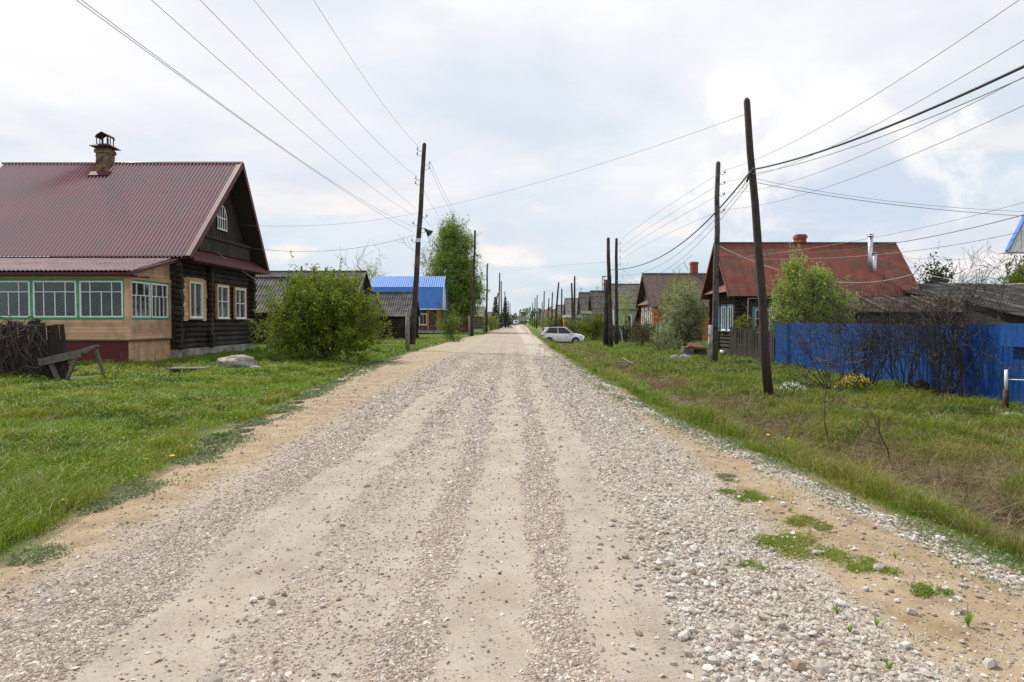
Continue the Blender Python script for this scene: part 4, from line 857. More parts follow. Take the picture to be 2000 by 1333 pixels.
mb = MB(); mb.beam((xg0 - .04, gzy - .12, zg0), (xg0 + hwid, gzy - .12, zg0 + hwid * 2.05 + .03), .04, .13, up=(0, -1, 0)); mb.build('barge_board', M['blue_roof'], WG)
mb = MB(); mb.box(xg0, xg0 + 2 * hwid, gzy - .05, gzy + .42, zg0 - .06, zg0 - .002); mb.build('soffit', M['white'], WG)
# orange house
OH = house('plank_house', 'orange plank house with brown metal roof and white carved window frames', 'house', 14.7, 24.5, 73.6, 81, -.5, 3.7, 7.0, 'brownroof', 'orange', ov=.6, ovg=.6, wl=.7, kind='seam', courses=1, step=0, sag=0, wallkind='plank', gable='brownroof', pent='brownroof', chimney=[(20.0, 77.6, .75, 8.3, 'redbrick')],
    wins=[(('x', 14.67, a, a + 1.0, 1.0, 2.9), dict(bars=((.5,), ()), surround='white', nd=-1, sw=.22)) for a in (74.5, 76.8, 79.1)] + [(('y', 73.55, 16.0, 17.2, 1.0, 2.9), dict(surround='white', nd=-1, sw=.2))])
mb = MB(); mb.prism([(14.9, 81.02, -.5), (14.9, 85.0, -.5), (14.9, 85.0, 1.2), (14.9, 81.02, 3.2)], (5, 0, 0)); mb.build('side_room', M['rustred'], OH)
sheet((14.4, 81.0, 3.4), (20, 81.0, 3.4), (20, 85.8, .9), (14.4, 85.8, .9), .5, .01, .05, name='side_roof', m=M['feltroof'], parent=OH, kind='flat')
# row of houses farther down the right side
house('grey_house', 'pale grey plank house with steep slate roof behind the orange house', 'house', 13.2, 23, 93, 101, -.5, 3.6, 6.9, 'slate', 'greywall', wallkind='plank', gable='oldwood', wins=[(('x', 13.17, 95, 96, .9, 2.4), dict(nd=-1, surround='white')), (('y', 92.93, 14.5, 15.5, .9, 2.4), dict(nd=-1, surround='white'))])
house('slate_house', 'weathered slate roofed house beyond the grey house, behind the twin poles', 'house', 12.9, 22, 113, 120, -.4, 3.2, 6.8, 'slate_brown', 'oldwood_dark', wallkind='plank', gable='oldwood', wins=[(('y', 112.93, 14.5, 15.5, .9, 2.4), dict(nd=-1, surround='bluepaint'))])
house('slate_house', 'narrow dark slate roof between two antennas, mid right row', 'house', 12.6, 22, 131, 138, -.3, 3.4, 7.3, 'slate', 'bluepaint', wallkind='plank', gable='oldwood_dark')
house('slate_house', 'pale slate roof just left of the tall insulator pole', 'house', 12.2, 22, 165, 173, -.2, 3.4, 7.3, 'slate_pale', 'greenwall', wallkind='plank', gable='oldwood')
house('slate_house', 'distant grey roofed house right of the red gable', 'house', 11.5, 20, 192, 199, -.1, 3.1, 6.3, 'slate_pale', 'greywall', wallkind='plank', gable='greywall')
house('small_house', 'tiny distant house with a dull red end, right of the road', 'house', 10.6, 20, 236, 243, 0, 3.0, 5.8, 'redroof', 'burg_skirt', wallkind='plank', gable='redroof')
house('small_house', 'white ended house near the far right end of the road', 'house', 10.2, 19, 275, 282, 0, 2.9, 5.5, 'slate_pale', 'white', wallkind='plank', gable='white')
house('small_house', 'tiny grey house closing the far end of the road', 'house', .3, 4.2, 330, 337, 0, 2.0, 4.2, 'slate', 'oldwood', wallkind='plank', gable='oldwood')
def kiosk(name, label, x, y, w, d, z0, h, wall, roof, cat='shed'):
    root = thing(name, label, cat, (x, y, z0)); mb = MB(); n = 10
    mb.box(x, x + w, y + .02, y + d, z0, z0 + h)
    for i in range(n): mb.box(x + w * i / n + .01, x + w * (i + 1) / n - .01, y - .01, y + .02, z0, z0 + h)
    mb.build('wall', M[wall], root); sheet((x - .2, y + d + .2, z0 + h + .5), (x + w + .2, y + d + .2, z0 + h + .5), (x + w + .2, y - .3, z0 + h + .03), (x - .2, y - .3, z0 + h + .03), .3, .015, .04, name='roof', m=M[roof], parent=root, kind='rib')
    mb = MB(); mb.box(x + w * .3, x + w * .62, y - .05, y - .012, z0 + .05, z0 + 1.9); mb.build('door', M['oldwood'], root); return root
kiosk('yellow_shed', 'small yellow shed beside the pale shed, left of the insulator pole', P2(1101, 118), 118, .9, 2, -.3, 2.5, 'yellow', 'slate_pale')
kiosk('pale_shed', 'small pale shed touching the yellow shed in the right row', P2(1111, 118), 118, .9, 2, -.3, 2.4, 'greywall', 'slate_pale')
kiosk('blue_shed', 'small bright blue shed right of the insulator pole', P2(1125, 112), 112, 1.0, 2, -.3, 2.4, 'bluepaint', 'slate')
kiosk('blue_porch', 'blue boarded porch below the dark slate roof, mid right row', P2(1138, 109), 109, 1.3, 1.5, -.3, 3.1, 'blue_roof', 'slate')
# left side, farther houses
house('slate_house', 'long log house with grey wavy slate roof behind the big bush', 'house', -14.0, -24.5, 57, 65.5, 0, 3.2, 6.1, 'slate', 'log', ov=.5)
house('slate_house', 'lower slate roofed outbuilding between the big log house and the bush', 'house', -16.6, -25, 46, 52, 0, 2.55, 4.75, 'slate', 'log', ov=.5)
house('log_shed', 'small log shed with wavy slate roof behind the left lamp pole', 'shed', -9.6, -16, 60.5, 65.2, -.05, 2.35, 4.25, 'slate', 'log', ov=.4, ovg=.35, sag=.08)
# blue mansard house
BH = thing('mansard_house', 'unfinished timber house under a bright blue mansard roof, left of the birch', 'house', (-10.6, 94.5, 0)); bx0, bx1, by0, by1 = -10.3, -20.6, 94.5, 101.5
mb = MB(); logs(mb, (-10.9, by0 + .8, 0), (-20.3, by0 + .8, 0), .35, 3.3, .14); logs(mb, (-11, by0 + .7, 0), (-11, by1 - .6, 0), .35, 3.3, .14); mb.box(-20.3, -11.1, by0 + .95, by1 - .7, .3, 3.3); mb.build('wall', M['oldwood'], BH)
mb = MB(); mb.box(-20.4, -10.4, by0 + .2, by1 - .4, -.05, .33); mb.build('foundation', M['concrete'], BH)
mb = MB()
for q in (-10.8, -12.4, -14.0, -15.6): mb.box(q - .12, q + .12, by0 + .35, by0 + .55, .34, 3.32)
mb.box(-11.2, -10.7, by0 + .3, by0 + .34, .34, 3.32); mb.build('porch_post', M['orange'], BH)
window(BH, 'y', by0 + .62, -13.6, -12.6, 1.1, 2.6, nd=-1, surround='siding')
zs = (3.36, 6.35, 8.05); ym = (by0 + by1) / 2
for s, ya, yb_ in ((1, by0, by0 + .9), (-1, by1, by1 - .9)):
    sheet((bx1, yb_, zs[1]), (bx0, yb_, zs[1]), (bx0, ya, zs[0]), (bx1, ya, zs[0]), .3, .02, .03, name='lower_roof', m=M['blue_roof'], parent=BH, kind='rib')
    sheet((bx1, ym, zs[2]), (bx0, ym, zs[2]), (bx0, yb_ - s * .06, zs[1] + .02), (bx1, yb_ - s * .06, zs[1] + .02), .3, .02, .03, name='upper_roof', m=M['blue_roof'], parent=BH, kind='rib')
mb = MB(); mb.prism([(bx0 - .25, by0 + .05, zs[0]), (bx0 - .25, by1 - .05, zs[0]), (bx0 - .25, by1 - .95, zs[1]), (bx0 - .25, ym, zs[2] - .05), (bx0 - .25, by0 + .95, zs[1])], (-.06, 0, 0)); mb.build('gable', M['white'], BH)
mb = MB(); mb.box(bx1, bx0 + .02, by0 - .06, by0 - .01, zs[0] - .16, zs[0] - .01); mb.box(bx0 + .0, bx0 + .05, by0 - .06, by1, zs[0] - .16, zs[0] - .01)
mb.beam((bx0 + .02, by0, zs[0]), (bx0 + .02, by0 + .9, zs[1]), .05, .14); mb.beam((bx0 + .02, by0 + .9, zs[1]), (bx0 + .02, ym, zs[2]), .05, .14); mb.build('trim', M['white'], BH)
kiosk('red_shed', 'rust red board shed behind the second left pole', P2(893, 106), 106, 2.2, 3, 0, 3.4, 'rustred', 'rustdark')
house('grey_house', 'grey boarded house with high gable between the second and third left poles', 'house', -8.2, -15, 122, 129, 0, 3.1, 5.2, 'slate_pale', 'oldwood', wallkind='plank', gable='greyboard')
house('grey_house', 'second grey house just right of the third left pole', 'house', -7.2, -14, 140, 147, .1, 2.8, 4.6, 'slate_pale', 'oldwood', wallkind='plank', gable='greyboard')
house('grey_house', 'smallest grey house in the left row, beyond the spruces', 'house', -6.8, -14, 215, 222, .1, 2.8, 4.6, 'slate', 'oldwood', wallkind='plank', gable='greyboard')

# ------------------------------------------------------------------ poles
def wobble_path(b, t, n=7, a=.03):
    b = Vector(b); t = Vector(t); P = [b.lerp(t, i / (n - 1)) for i in range(n)]
    for i in range(1, n - 1): P[i] += Vector((random.uniform(-a, a), random.uniform(-a, a), 0))
    return P
def hooks(mb_h, mb_i, P, sides, zs_, r):
    """swan neck hooks with a ceramic insulator"""
    for sd_, z in zip(sides, zs_):
        k = min(max((z - P[0].z) / (P[-1].z - P[0].z), 0), 1) * (len(P) - 1); i = min(int(k), len(P) - 2); c = P[i].lerp(P[i + 1], k - i)
        d = Vector((sd_, 0, 0)); a = c + d * r * .8; mb_h.tube([a, a + d * .1 + Vector((0, 0, -.06)), a + d * .2 + Vector((0, 0, -.04)), a + d * .25 + Vector((0, 0, .06))], .012, 5)
        e = a + d * .25; mb_i.tube([e + Vector((0, 0, .02)), e + Vector((0, 0, .07)), e + Vector((0, 0, .09)), e + Vector((0, 0, .17))], [.045, .05, .03, .04], 8)
def pole(label, base, top, r0, r1, mat_='pole', hk=None, group='utility poles along the village street', pointed=True, stub=None, name='utility_pole'):
    base = Vector(base); top = Vector(top); root = thing(name, label, 'utility pole', base, group); P = wobble_path(base - Vector((0, 0, .1)), top); n = len(P); rr = [r0 + (r1 - r0) * i / (n - 1) for i in range(n)]
    d = (P[-1] - P[-2]).normalized(); P2_ = P + [top + d * .08]; rr2 = rr + [r1 * .45]
    MB().tube(P2_, rr2, 10).build('shaft', M[mat_], root)
    if hk:
        h = MB(); i_ = MB(); hooks(h, i_, P, [q[0] for q in hk], [q[1] for q in hk], r1 * 1.1); h.build('hook', M['iron'], root); i_.build('insulator', M['ceramic'], root)
    if stub:
        (sx, sy, sz, sm) = stub; s = MB(); zb = hz(base.x + sx, base.y + sy); s.tube([(base.x + sx, base.y + sy, zb - .2), (base.x + sx, base.y + sy, zb + 1), (base.x + sx * .95, base.y + sy, zb + sz)], [.125, .12, .11], 10); s.build('stub', M[sm], root)
        b_ = MB()
        for q in (.75, .92):
            z = zb + sz * q; k = (z - base.z) / (top.z - base.z); cx = base.x + (top.x - base.x) * k; cy = base.y + (top.y - base.y) * k
            b_.tube([(cx - r0 * 1.2 + min(sx, 0), cy - .16, z), (cx + r0 * 1.2 + max(sx, 0) * .9, cy - .16, z)], .018, 5); b_.tube([(cx + r0 * 1.2 + max(sx, 0) * .9, cy - .16, z), (cx + r0 * 1.2 + max(sx, 0) * .9, cy + .16, z)], .018, 5)
        b_.build('binding', M['iron'], root)
    return root, P
random.seed(21)
# left lamp pole
LPY = 36.8
lb = (P2(805, LPY), LPY, .45); lt = (P2(830, LPY), LPY, PZ(285, LPY))
LP, LPP = pole('tall dark pole carrying the street lamp beside the left lawn', lb, lt, .165, .11, hk=[(-1, 10.75), (-1, 10.5), (1, 10.0), (1, 9.75), (-1, 9.2), (-1, 8.95), (1, 7.2), (-1, 6.8), (1, 6.4), (-1, 5.9)], stub=(-.22, -.22, 2.1, 'stub'))
mb = MB(); c = Vector((P2(819, LPY), LPY - .1, PZ(452, LPY))); mb.tube([c, c + Vector((.15, -.02, .12)), c + Vector((.32, -.05, .10))], .02, 6); mb.build('lamp_arm', M['iron'], LP)
e = c + Vector((.32, -.05, .10)); dd = Vector((.55, -.05, -.5)).normalized(); mb = MB(); mb.tube([e, e + dd * .1, e + dd * .2, e + dd * .42], [.04, .06, .09, .22], 14, cap=True); mb.build('lamp_shade', M['iron'], LP)
mb = MB(); mb.box(c.x - .12, c.x + .12, c.y - .1, c.y - .02, c.z - .62, c.z - .42); mb.build('bracket_plate', M['galv'], LP)
def simple_pole(label, px, pyb, pyt, Y, pxt=None, r0=.15, r1=.1, mat_='pole', hk=None, stub=None, zb=None):
    x = P2(px, Y); z = hz(x, Y) if zb is None else zb; return pole(label, (x, Y, z), (P2(pxt if pxt else px, Y), Y, PZ(pyt, Y)), r0, r1, mat_, hk, stub=stub)
LP2, LPP2 = simple_pole('second dark pole on the left, in front of the birch', 922, 653, 452, 73, 928, .16, .11, hk=[(1, 10.7), (1, 9.9)], stub=(-.28, -.1, 2.2, 'stub'))
LP3, LPP3 = simple_pole('third dark pole on the left, right of the birch', 950, 648, 516, 108, 952, .17, .12, stub=(-.3, 0, 2.0, 'stub'))
LP4, LPP4 = simple_pole('propped pole on the left with a slanting brace', 974, 642, 534, 131, 976, .17, .12)
MB().tube([(P2(957, 131), 131, .0), (P2(973, 131), 131.2, PZ(573, 131))], .12, 8).build('brace', M['pole'], LP4)
MB().tube([(P2(972, 130), 130.6, .0), (P2(972, 130), 130.6, 2.2)], .14, 8).build('stub', M['stub'], LP4)
simple_pole('grey topped pole just right of the propped pole', 979, 640, 550, 157, 979, .17, .13)
simple_pole('pole rising behind the right spruce', 986, 638, 570, 200, 986, .17, .13)
simple_pole('pale distant pole right of the spruces', 994, 636, 588, 260, 993, .18, .14, 'stub')
simple_pole('short distant pole, last on the left side', 997, 635, 593, 290, 996, .18, .14)
# right side
RPY = 18.7
RP, RPP = pole('thick leaning brown pole in front of the blue fence carrying the black cable', (P2(1503, RPY), RPY, -.5), (P2(1453, RPY), RPY, PZ(203, RPY)), .13, .085, 'pole_brown')
mb = MB(); mb.tube([(P2(1466, RPY), RPY - .12, PZ(333, RPY)), (P2(1456, RPY), RPY - .14, PZ(345, RPY)), (P2(1452, RPY), RPY - .1, PZ(360, RPY))], .03, 6); mb.build('cable_clamp', M['iron'], RP)
mb = MB(); mb.tube([(P2(1450, RPY), RPY - .1, PZ(352, RPY)), (P2(1444, RPY), RPY - .1, PZ(372, RPY)), (P2(1450, RPY), RPY - .1, PZ(375, RPY)), (P2(1454, RPY), RPY - .1, PZ(355, RPY))], .006, 5); mb.build('wire_loop', M['cable'], RP)
R2Y = 34.0
RP2, RPP2 = pole('grey weathered pole in front of the red roofed log house', (P2(1394, R2Y), R2Y, -.5), (P2(1399, R2Y), R2Y, PZ(322, R2Y)), .17, .11, 'pole_grey', hk=[(1, PZ(342, R2Y)), (1, PZ(362, R2Y)), (1, PZ(384, R2Y)), (1, PZ(415, R2Y))], stub=(-.22, -.12, 1.9, 'concrete'))
R3Y = 54.0
RP3, RPP3 = pole('dark pole with a thick stub and an iron frame, nearer of the twin right poles', (P2(1193, R3Y), R3Y, -.5), (P2(1187, R3Y), R3Y, PZ(467, R3Y)), .2, .13, 'pole')
mb = MB(); mb.tube([(P2(1184, R3Y), R3Y + .3, -.6), (P2(1184, R3Y), R3Y + .25, 4.9)], [.2, .15], 10); mb.build('stub', M['pole'], RP3)
mb = MB(); zt_, zb_ = PZ(541, R3Y), PZ(571, R3Y); xa, xb = P2(1175, R3Y), P2(1192, R3Y)
for (x, y) in ((xa, R3Y - .25), (xb, R3Y - .25), (xa + .2, R3Y + .3)): mb.beam((x, y, zb_), (x, y, zt_), .05, .05)
for z in (zb_, (zt_ + zb_) / 2, zt_): mb.beam((xa, R3Y - .25, z), (xb, R3Y - .25, z), .05, .05); mb.beam((xa, R3Y - .25, z), (xa + .2, R3Y + .3, z), .04, .04)
mb.build('iron_frame', M['iron'], RP3)
R4Y = 60.0
RP4, RPP4 = pole('slimmer grey pole with insulators, farther of the twin right poles', (P2(1204, R4Y), R4Y, -.5), (P2(1203, R4Y), R4Y, PZ(468, R4Y)), .17, .12, 'pole_brown', hk=[(1, PZ(z, R4Y)) for z in (478, 492, 506, 518)])
farR = [('tall thin dark pole with a row of insulators, left of the narrow slate roof', 1121, 541, 98, 'pole', 1122), ('brown pole leaning by the yellow shed', 1120, 554, 96, 'pole_brown', 1116), ('strongly leaning pole between the white car and the grey roofs', 1083, 553, 104, 'pole_brown', 1091),
        ('dark pole in front of the pale slate roof', 1097, 565, 125, 'pole', 1097), ('thin green dark pole right of the red ended house', 1077, 572, 138, 'pole', 1079), ('pole crossing the red ended house', 1069, 583, 160, 'pole_brown', 1072), ('taller pole standing over the parked dark cars', 1061, 570, 132, 'stub', 1063),
        ('short pole just left of the tall one over the dark cars', 1059, 590, 175, 'stub', 1059), ('paired far pole, taller of the two right of the road end', 1048, 577, 170, 'pole_brown', 1049), ('paired far pole, shorter of the two right of the road end', 1044, 583, 190, 'pole_brown', 1045), ('small far pole near the road end on the right', 1040, 592, 225, 'pole', 1040), ('last tiny pole on the right before the forest', 1035, 600, 270, 'pole', 1035)]
for i, (lab, px, pyt, Y, mt, pxt) in enumerate(farR):
    simple_pole(lab, px, 0, pyt, Y, pxt, .16 + Y * .0002, .12, mt, hk=[(1, PZ(z, Y)) for z in (546, 556, 566, 576)] if i == 0 else None)

# ------------------------------------------------------------------ wires
def wire(label, pts, r, m='wire', name='overhead_wire', group='overhead wires', n=28):
    """parabola in height through 3 points (or straight through 2 with sag)"""
    p0, p1, p2 = map(Vector, pts); d = (p2 - p0); t1 = (p1 - p0).dot(d) / d.dot(d); t1 = min(max(t1, .05), .95)
    # z = a t^2 + b t + c ; horizontal offset likewise
    out = []
    for k in range(n + 1):
        t = k / n; L0 = (t - t1) * (t - 1) / (t1); L1 = t * (t - 1) / (t1 * (t1 - 1)); L2 = t * (t - t1) / (1 - t1)
        out.append(p0 * L0 + p1 * L1 + p2 * L2)
    mb = MB(); mb.tube(out, r, 5); o = mb.build(name, M[m]); return tag(o, label, 'wire', group)
def at(px, py, Y): return (P2(px, Y), Y, PZ(py, Y))
def thru(label, start, px, py, X, yend, **k):
    """from a pole point through the photo's edge pixel at lateral position X, on to the pole behind the camera"""
    Y1 = X * 1333 / (px - 1010); p1 = Vector((X, Y1, PZ(py, Y1))); p0 = Vector(start); q = p0 + (p1 - p0) * ((yend - p0.y) / (p1.y - p0.y)); q.z = p0.z * .55 + .45 * (p1.z + .8)
    wire(label, (p0, p1, q), **k)
y0_ = LPY
thru('highest left wire running from the lamp pole top to the upper edge', at(822, 292, y0_), 612, 0, -5.0, -4, r=.0055)
thru('second left wire, reaching the upper edge left of the highest one', at(816, 347, y0_), 495, 0, -5.45, -4, r=.0055)
thru('middle left wire crossing the sky to the lamp pole', at(812, 408, y0_), 390, 0, -5.7, -4, r=.0055)
thru('left wire second from the outer pair', at(810, 423, y0_), 295, 0, -5.85, -4, r=.0055)
thru('upper wire of the outermost left pair', at(808, 444, y0_), 158, 0, -6.1, -4, r=.0055)
thru('lower wire of the outermost left pair', at(808, 455, y0_), 148, 0, -6.2, -4, r=.0055)
wire('upper right hook wire from the lamp pole to the second left pole', (at(842, 320, y0_), at(884, 406, 52), at(931, 466, 73)), .008)
wire('lower right hook wire from the lamp pole to the second left pole', (at(842, 332, y0_), at(880, 410, 52), at(931, 478, 73)), .008)
wire('steep thin wire dropping behind the lamp pole towards the birch', (at(828, 372, y0_), at(870, 440, 52), at(925, 490, 73)), .006)
wire('lowest thin wire behind the lamp pole towards the birch', (at(824, 420, y0_), at(862, 465, 52), at(924, 520, 73)), .006)
wire('wire between the second and third left poles', (at(931, 466, 73), at(942, 508, 89), at(953, 527, 108)), .010)
wire('sagging loop wire in front of the birch crown', (at(845, 540, 70), at(900, 545, 72), at(924, 515, 73)), .010)
wire('long thin wire crossing the road from the leaning pole to the lamp pole', (at(1449, 229, RPY), at(1150, 330, 26), at(834, 412, y0_)), .006)
wire('faint wire from the lamp pole down to the log house gable', (at(822, 416, y0_), at(680, 437, 35.5), at(470, 440, 34)), .006)
wire('drooping service wire from the lamp pole to the log house eave', (at(808, 461, y0_), at(660, 489, 36), at(495, 486, 35)), .010)
wire('thin diagonal wire under the log house pent roof', (at(418, 488, 31.5), at(460, 520, 33), at(502, 549, 34.5)), .008, 'cable_white')
wire('far wire crossing the road between the propped pole and the twin poles', (at(977, 532, 131), at(1080, 521, 90), at(1184, 513, R3Y)), .011)
# heavy black cable
def cable(label, pts, r, m='cable'):
    return wire(label, pts, r, m, 'power_cable', 'cables on the leaning pole')
s1 = Vector(at(1464, 335, RPY)); Yc = 8.8; p1 = Vector((P2(2000, Yc), Yc, PZ(131, Yc)))
wire('thick black cable from the leaning pole to the upper right edge', (s1, p1, (6.7, -4, 5.9)), .022, 'cable', 'power_cable', 'cables on the leaning pole')
wire('thin steel strand sagging just below the thick black cable', (s1 - Vector((0, 0, .12)), p1 - Vector((-.05, 0, .12)), (6.7, -4, 5.7)), .008, 'wire', 'power_cable', 'cables on the leaning pole')
wire('thick black cable from the leaning pole to the twin right poles', (s1, at(1290, 502, 36), at(1190, 528, R3Y)), .024, 'cable', 'power_cable', 'cables on the leaning pole')
wire('upper thin companion of the cable towards the twin right poles', (s1 - Vector((0, 0, .15)), at(1300, 512, 34), at(1195, 538, R3Y)), .008)
wire('lower thin companion of the cable towards the twin right poles', (s1 - Vector((0, 0, .28)), at(1312, 520, 32), at(1198, 548, R3Y)), .008)
for i, (pyp, ex, ey, X_) in enumerate([(337, 1990, 0, 9.3), (358, 2000, 78, 9.15), (380, 2000, 150, 9.2), (411, 2000, 206, 9.3)]):
    nm = ('top', 'second', 'third', 'lowest')[i]
    thru('%s insulator wire from the grey right pole towards the upper right edge' % nm, at(1409, pyp, R2Y), ex, ey, X_, -4, r=.0075)
    wire('%s insulator wire from the grey right pole back to the farther twin pole' % nm, (at(1409, pyp, R2Y), at(1270, (418, 436, 449, 466)[i] + 8, 45), at(1207, (475, 489, 503, 515)[i], R4Y)), .008)
wire('upper service wire from the leaning pole to the white gabled house', (at(1470, 352, RPY), at(1700, 392, 20.5), at(2040, 418, 22)), .006)
wire('lower service wire from the leaning pole to the white gabled house', (at(1475, 360, RPY), at(1680, 395, 20.5), at(2040, 428, 22)), .009)
wire('upper wire crossing the red roof towards the white gable', (at(1400, 508, R2Y), at(1700, 466, 27), at(2060, 378, 20)), .008)
wire('middle black wire crossing the red roof towards the white gable', (at(1398, 503, R2Y), at(1700, 483, 27), at(2060, 402, 20)), .012, 'cable')
wire('lower wire crossing the red roof towards the white gable', (at(1398, 505, R2Y), at(1720, 498, 27), at(2060, 436, 20)), .010)
wire('white cable drooping from the grey pole across the red roof', (at(1402, 482, R2Y), at(1600, 548, 37), at(1785, 534, 41)), .02, 'cable_white')
wire('white cable looping low over the dark sheds at the far right', (at(1785, 534, 41), at(1900, 553, 36), at(2060, 540, 28)), .014, 'cable_white')
wire('thin guy wire slanting down to the orange house', (at(1207, 518, R4Y), at(1228, 538, 68), at(1252, 560, 76)), .010)
for j, (x, yb, yt, lab) in enumerate([(1134, 577, 562, 'thin antenna mast on the narrow slate roof'), (1166, 576, 560, 'thin antenna mast on the brown slate roof')]):
    mb = MB(); Y = 118; mb.tube([(P2(x, Y), Y, PZ(yb + 6, Y)), (P2(x, Y), Y, PZ(yt, Y))], .04, 5)
    for q in (.2, .45): mb.tube([(P2(x, Y) - .4, Y, PZ(yt, Y) - q), (P2(x, Y) + .4, Y, PZ(yt, Y) - q)], .025, 4)
    tag(mb.build('antenna_mast', M['wire']), lab, 'antenna', 'roof antennas')
mb = MB(); mb.tube([at(1343, 529, 77), at(1333, 512, 77)], .03, 5); mb.tube([at(1318, 526, 77), at(1351, 499, 77)], .02, 5); tag(mb.build('roof_antenna', M['wire']), 'tilted rod antenna by the brick chimney of the orange house', 'antenna', 'roof antennas')

# ------------------------------------------------------------------ blue fence
random.seed(8)
FN = thing('metal_fence', 'tall blue profiled sheet fence along the right hand yard', 'fence', (12.3, 24, -.5))
ys = [33.0, 31.0, 29.0, 27.1, 25.2, 23.2, 21.2, 19.2, 17.4, 15.6, 13.8, 12.0, 9, 6, 3]
for i in range(len(ys) - 1):
    xa = 12.45 - .02 * i + random.uniform(-.02, .02); xb = 12.45 - .02 * (i + 1) + random.uniform(-.02, .02); zt_ = PZ(632, 25) + .02 * random.uniform(-1, 1); zb = -.62
    s = sheet((xa, ys[i], zt_), (xb, ys[i + 1], zt_ + random.uniform(-.015, .015)), (xb + .02, ys[i + 1], zb), (xa + .02, ys[i], zb), .2, .016, .006, name='sheet', m=M['blue_fence'], parent=FN, kind='rib')
sheet((12.10, 17.2, 1.545), (12.02, 12.2, 1.545), (12.03, 12.2, .98), (12.12, 17.2, .98), .2, .009, .006, name='sheet', m=M['blue_fence_light'], parent=FN, kind='rib')['label'] = 'lighter strip along the top of the sheets'  # lighter blue strip over the top of the right-end sheets
mb = MB()
for y in ys[::2]: mb.box(12.52, 12.6, y - .04, y + .04, -.6, 1.5)
mb.build('post', M['rustdark'], FN)
mb = MB(); yy = 15.5
mb = thing('pipe_post', 'short post, white above and rusty below, by the right end of the blue fence', 'post', (11.1, 15.55, -.5))
MB().tube([(11.1, 15.55, -.6), (11.1, 15.55, .05)], .065, 10).build('sleeve', M['rustdark'], mb); MB().tube([(11.1, 15.55, .02), (11.1, 15.55, .50)], .035, 10).build('pipe', M['white'], mb); MB().tube([(11.1, 15.55, .28), (12.6, 15.0, .27)], .013, 6).build('rail', M['white'], mb)
def picket(label, a, b, h, m, gap=.02, w=.11, name='picket_fence', lean=.03, rail=True):
    a = Vector(a); b = Vector(b); L_ = (b - a).length; d = (b - a).normalized(); root = thing(name, label, 'fence', a); mb = MB(); s = 0
    while s < L_:
        p = a + d * s; z = hz(p.x, p.y); hh = h * random.uniform(.88, 1.06); t = Vector((random.gauss(0, lean), random.gauss(0, lean), 0)); mb.beam((p.x, p.y, z - .05), (p.x + t.x, p.y + t.y, z + hh), w * random.uniform(.8, 1.1), .022, up=d.cross(Vector((0, 0, 1)))); s += w + gap + random.uniform(0, .02)
    mb.build('boards', M[m], root)
    if rail:
        nrm = d.cross(Vector((0, 0, 1))) * .05; r = MB()
        for q in (.3, .78):
            r.beam(Vector((a.x, a.y, hz(a.x, a.y) + h * q)) + nrm, Vector((b.x, b.y, hz(b.x, b.y) + h * q)) + nrm, .04, .07)
        r.build('rail', M[m], root)
    return root
picket('grey weathered picket fence between the red roofed log house and the blue fence', (12.5, 33.3, 0), (13.3, 42.8, 0), 1.75, 'oldwood_dark')
picket('dark green board fence in front of the orange house', (12.6, 63, 0), (13.4, 71, 0), 1.4, 'oldwood_dark')
picket('blackish board fence left of the bird cherry, before the orange house', (9.6, 68.5, 0), (18.5, 68.5, 0), 1.75, 'oldwood_dark')
picket('dull green board fence behind the white car', (8.4, 76, 0), (12.4, 76, 0), 1.6, 'greenwall')
picket('narrow grey plank gate beside the far corner of the big log house', (-13.6, 37.1, 0), (-12.3, 37.3, 0), 1.9, 'oldwood', name='plank_gate')
# old board fence with dead vines, left
random.seed(31)
VF = thing('old_fence', 'dark old board fence overgrown with dead vines at the left edge', 'fence', (-13.5, 18.2, 0)); mb = MB()
x = -17.2
while x < -12.05:
    y = 18.2 + .02 * math.sin(x * 3); hh = 1.58 * random.uniform(.94, 1.05); t = .0 if x < -13.1 else .14 * (x + 13.1); mb.beam((x, y, -.05), (x - abs(t) - random.uniform(0, .03), y + random.uniform(-.04, .04), hh), .12, .025, up=(0, 1, 0)); x += .135
mb.build('boards', M['oldwood_dark'], VF)
P = []; rg = np.random.default_rng(4)
for k in range(190):
    x = -17 + 4.3 * rg.random(); p = np.array([x, 18.1 - .1 * rg.random(), 0 if k % 2 else 1.5]); d = np.array([rg.normal() * .25, -.05 * rg.random(), 1 if k % 2 else .3])
    L_ = 1.6 if k % 2 else .9
    for s in range(9):
        d = d + rg.normal(size=3) * np.array([.5, .15, .35]) + (np.array([0, 0, .05]) if k % 2 else np.array([0, 0, -.16])); d /= np.linalg.norm(d); q = p + d * L_ / 9; q[1] = min(max(q[1], 17.75), 18.22); q[2] = min(max(q[2], 0), 1.78); P.append((p, q, .014, .011, 0)); p = q
seg_obj('dead_vine', P, M['stub' if False else 'twig'], VF, VF.location, rmin=.005)
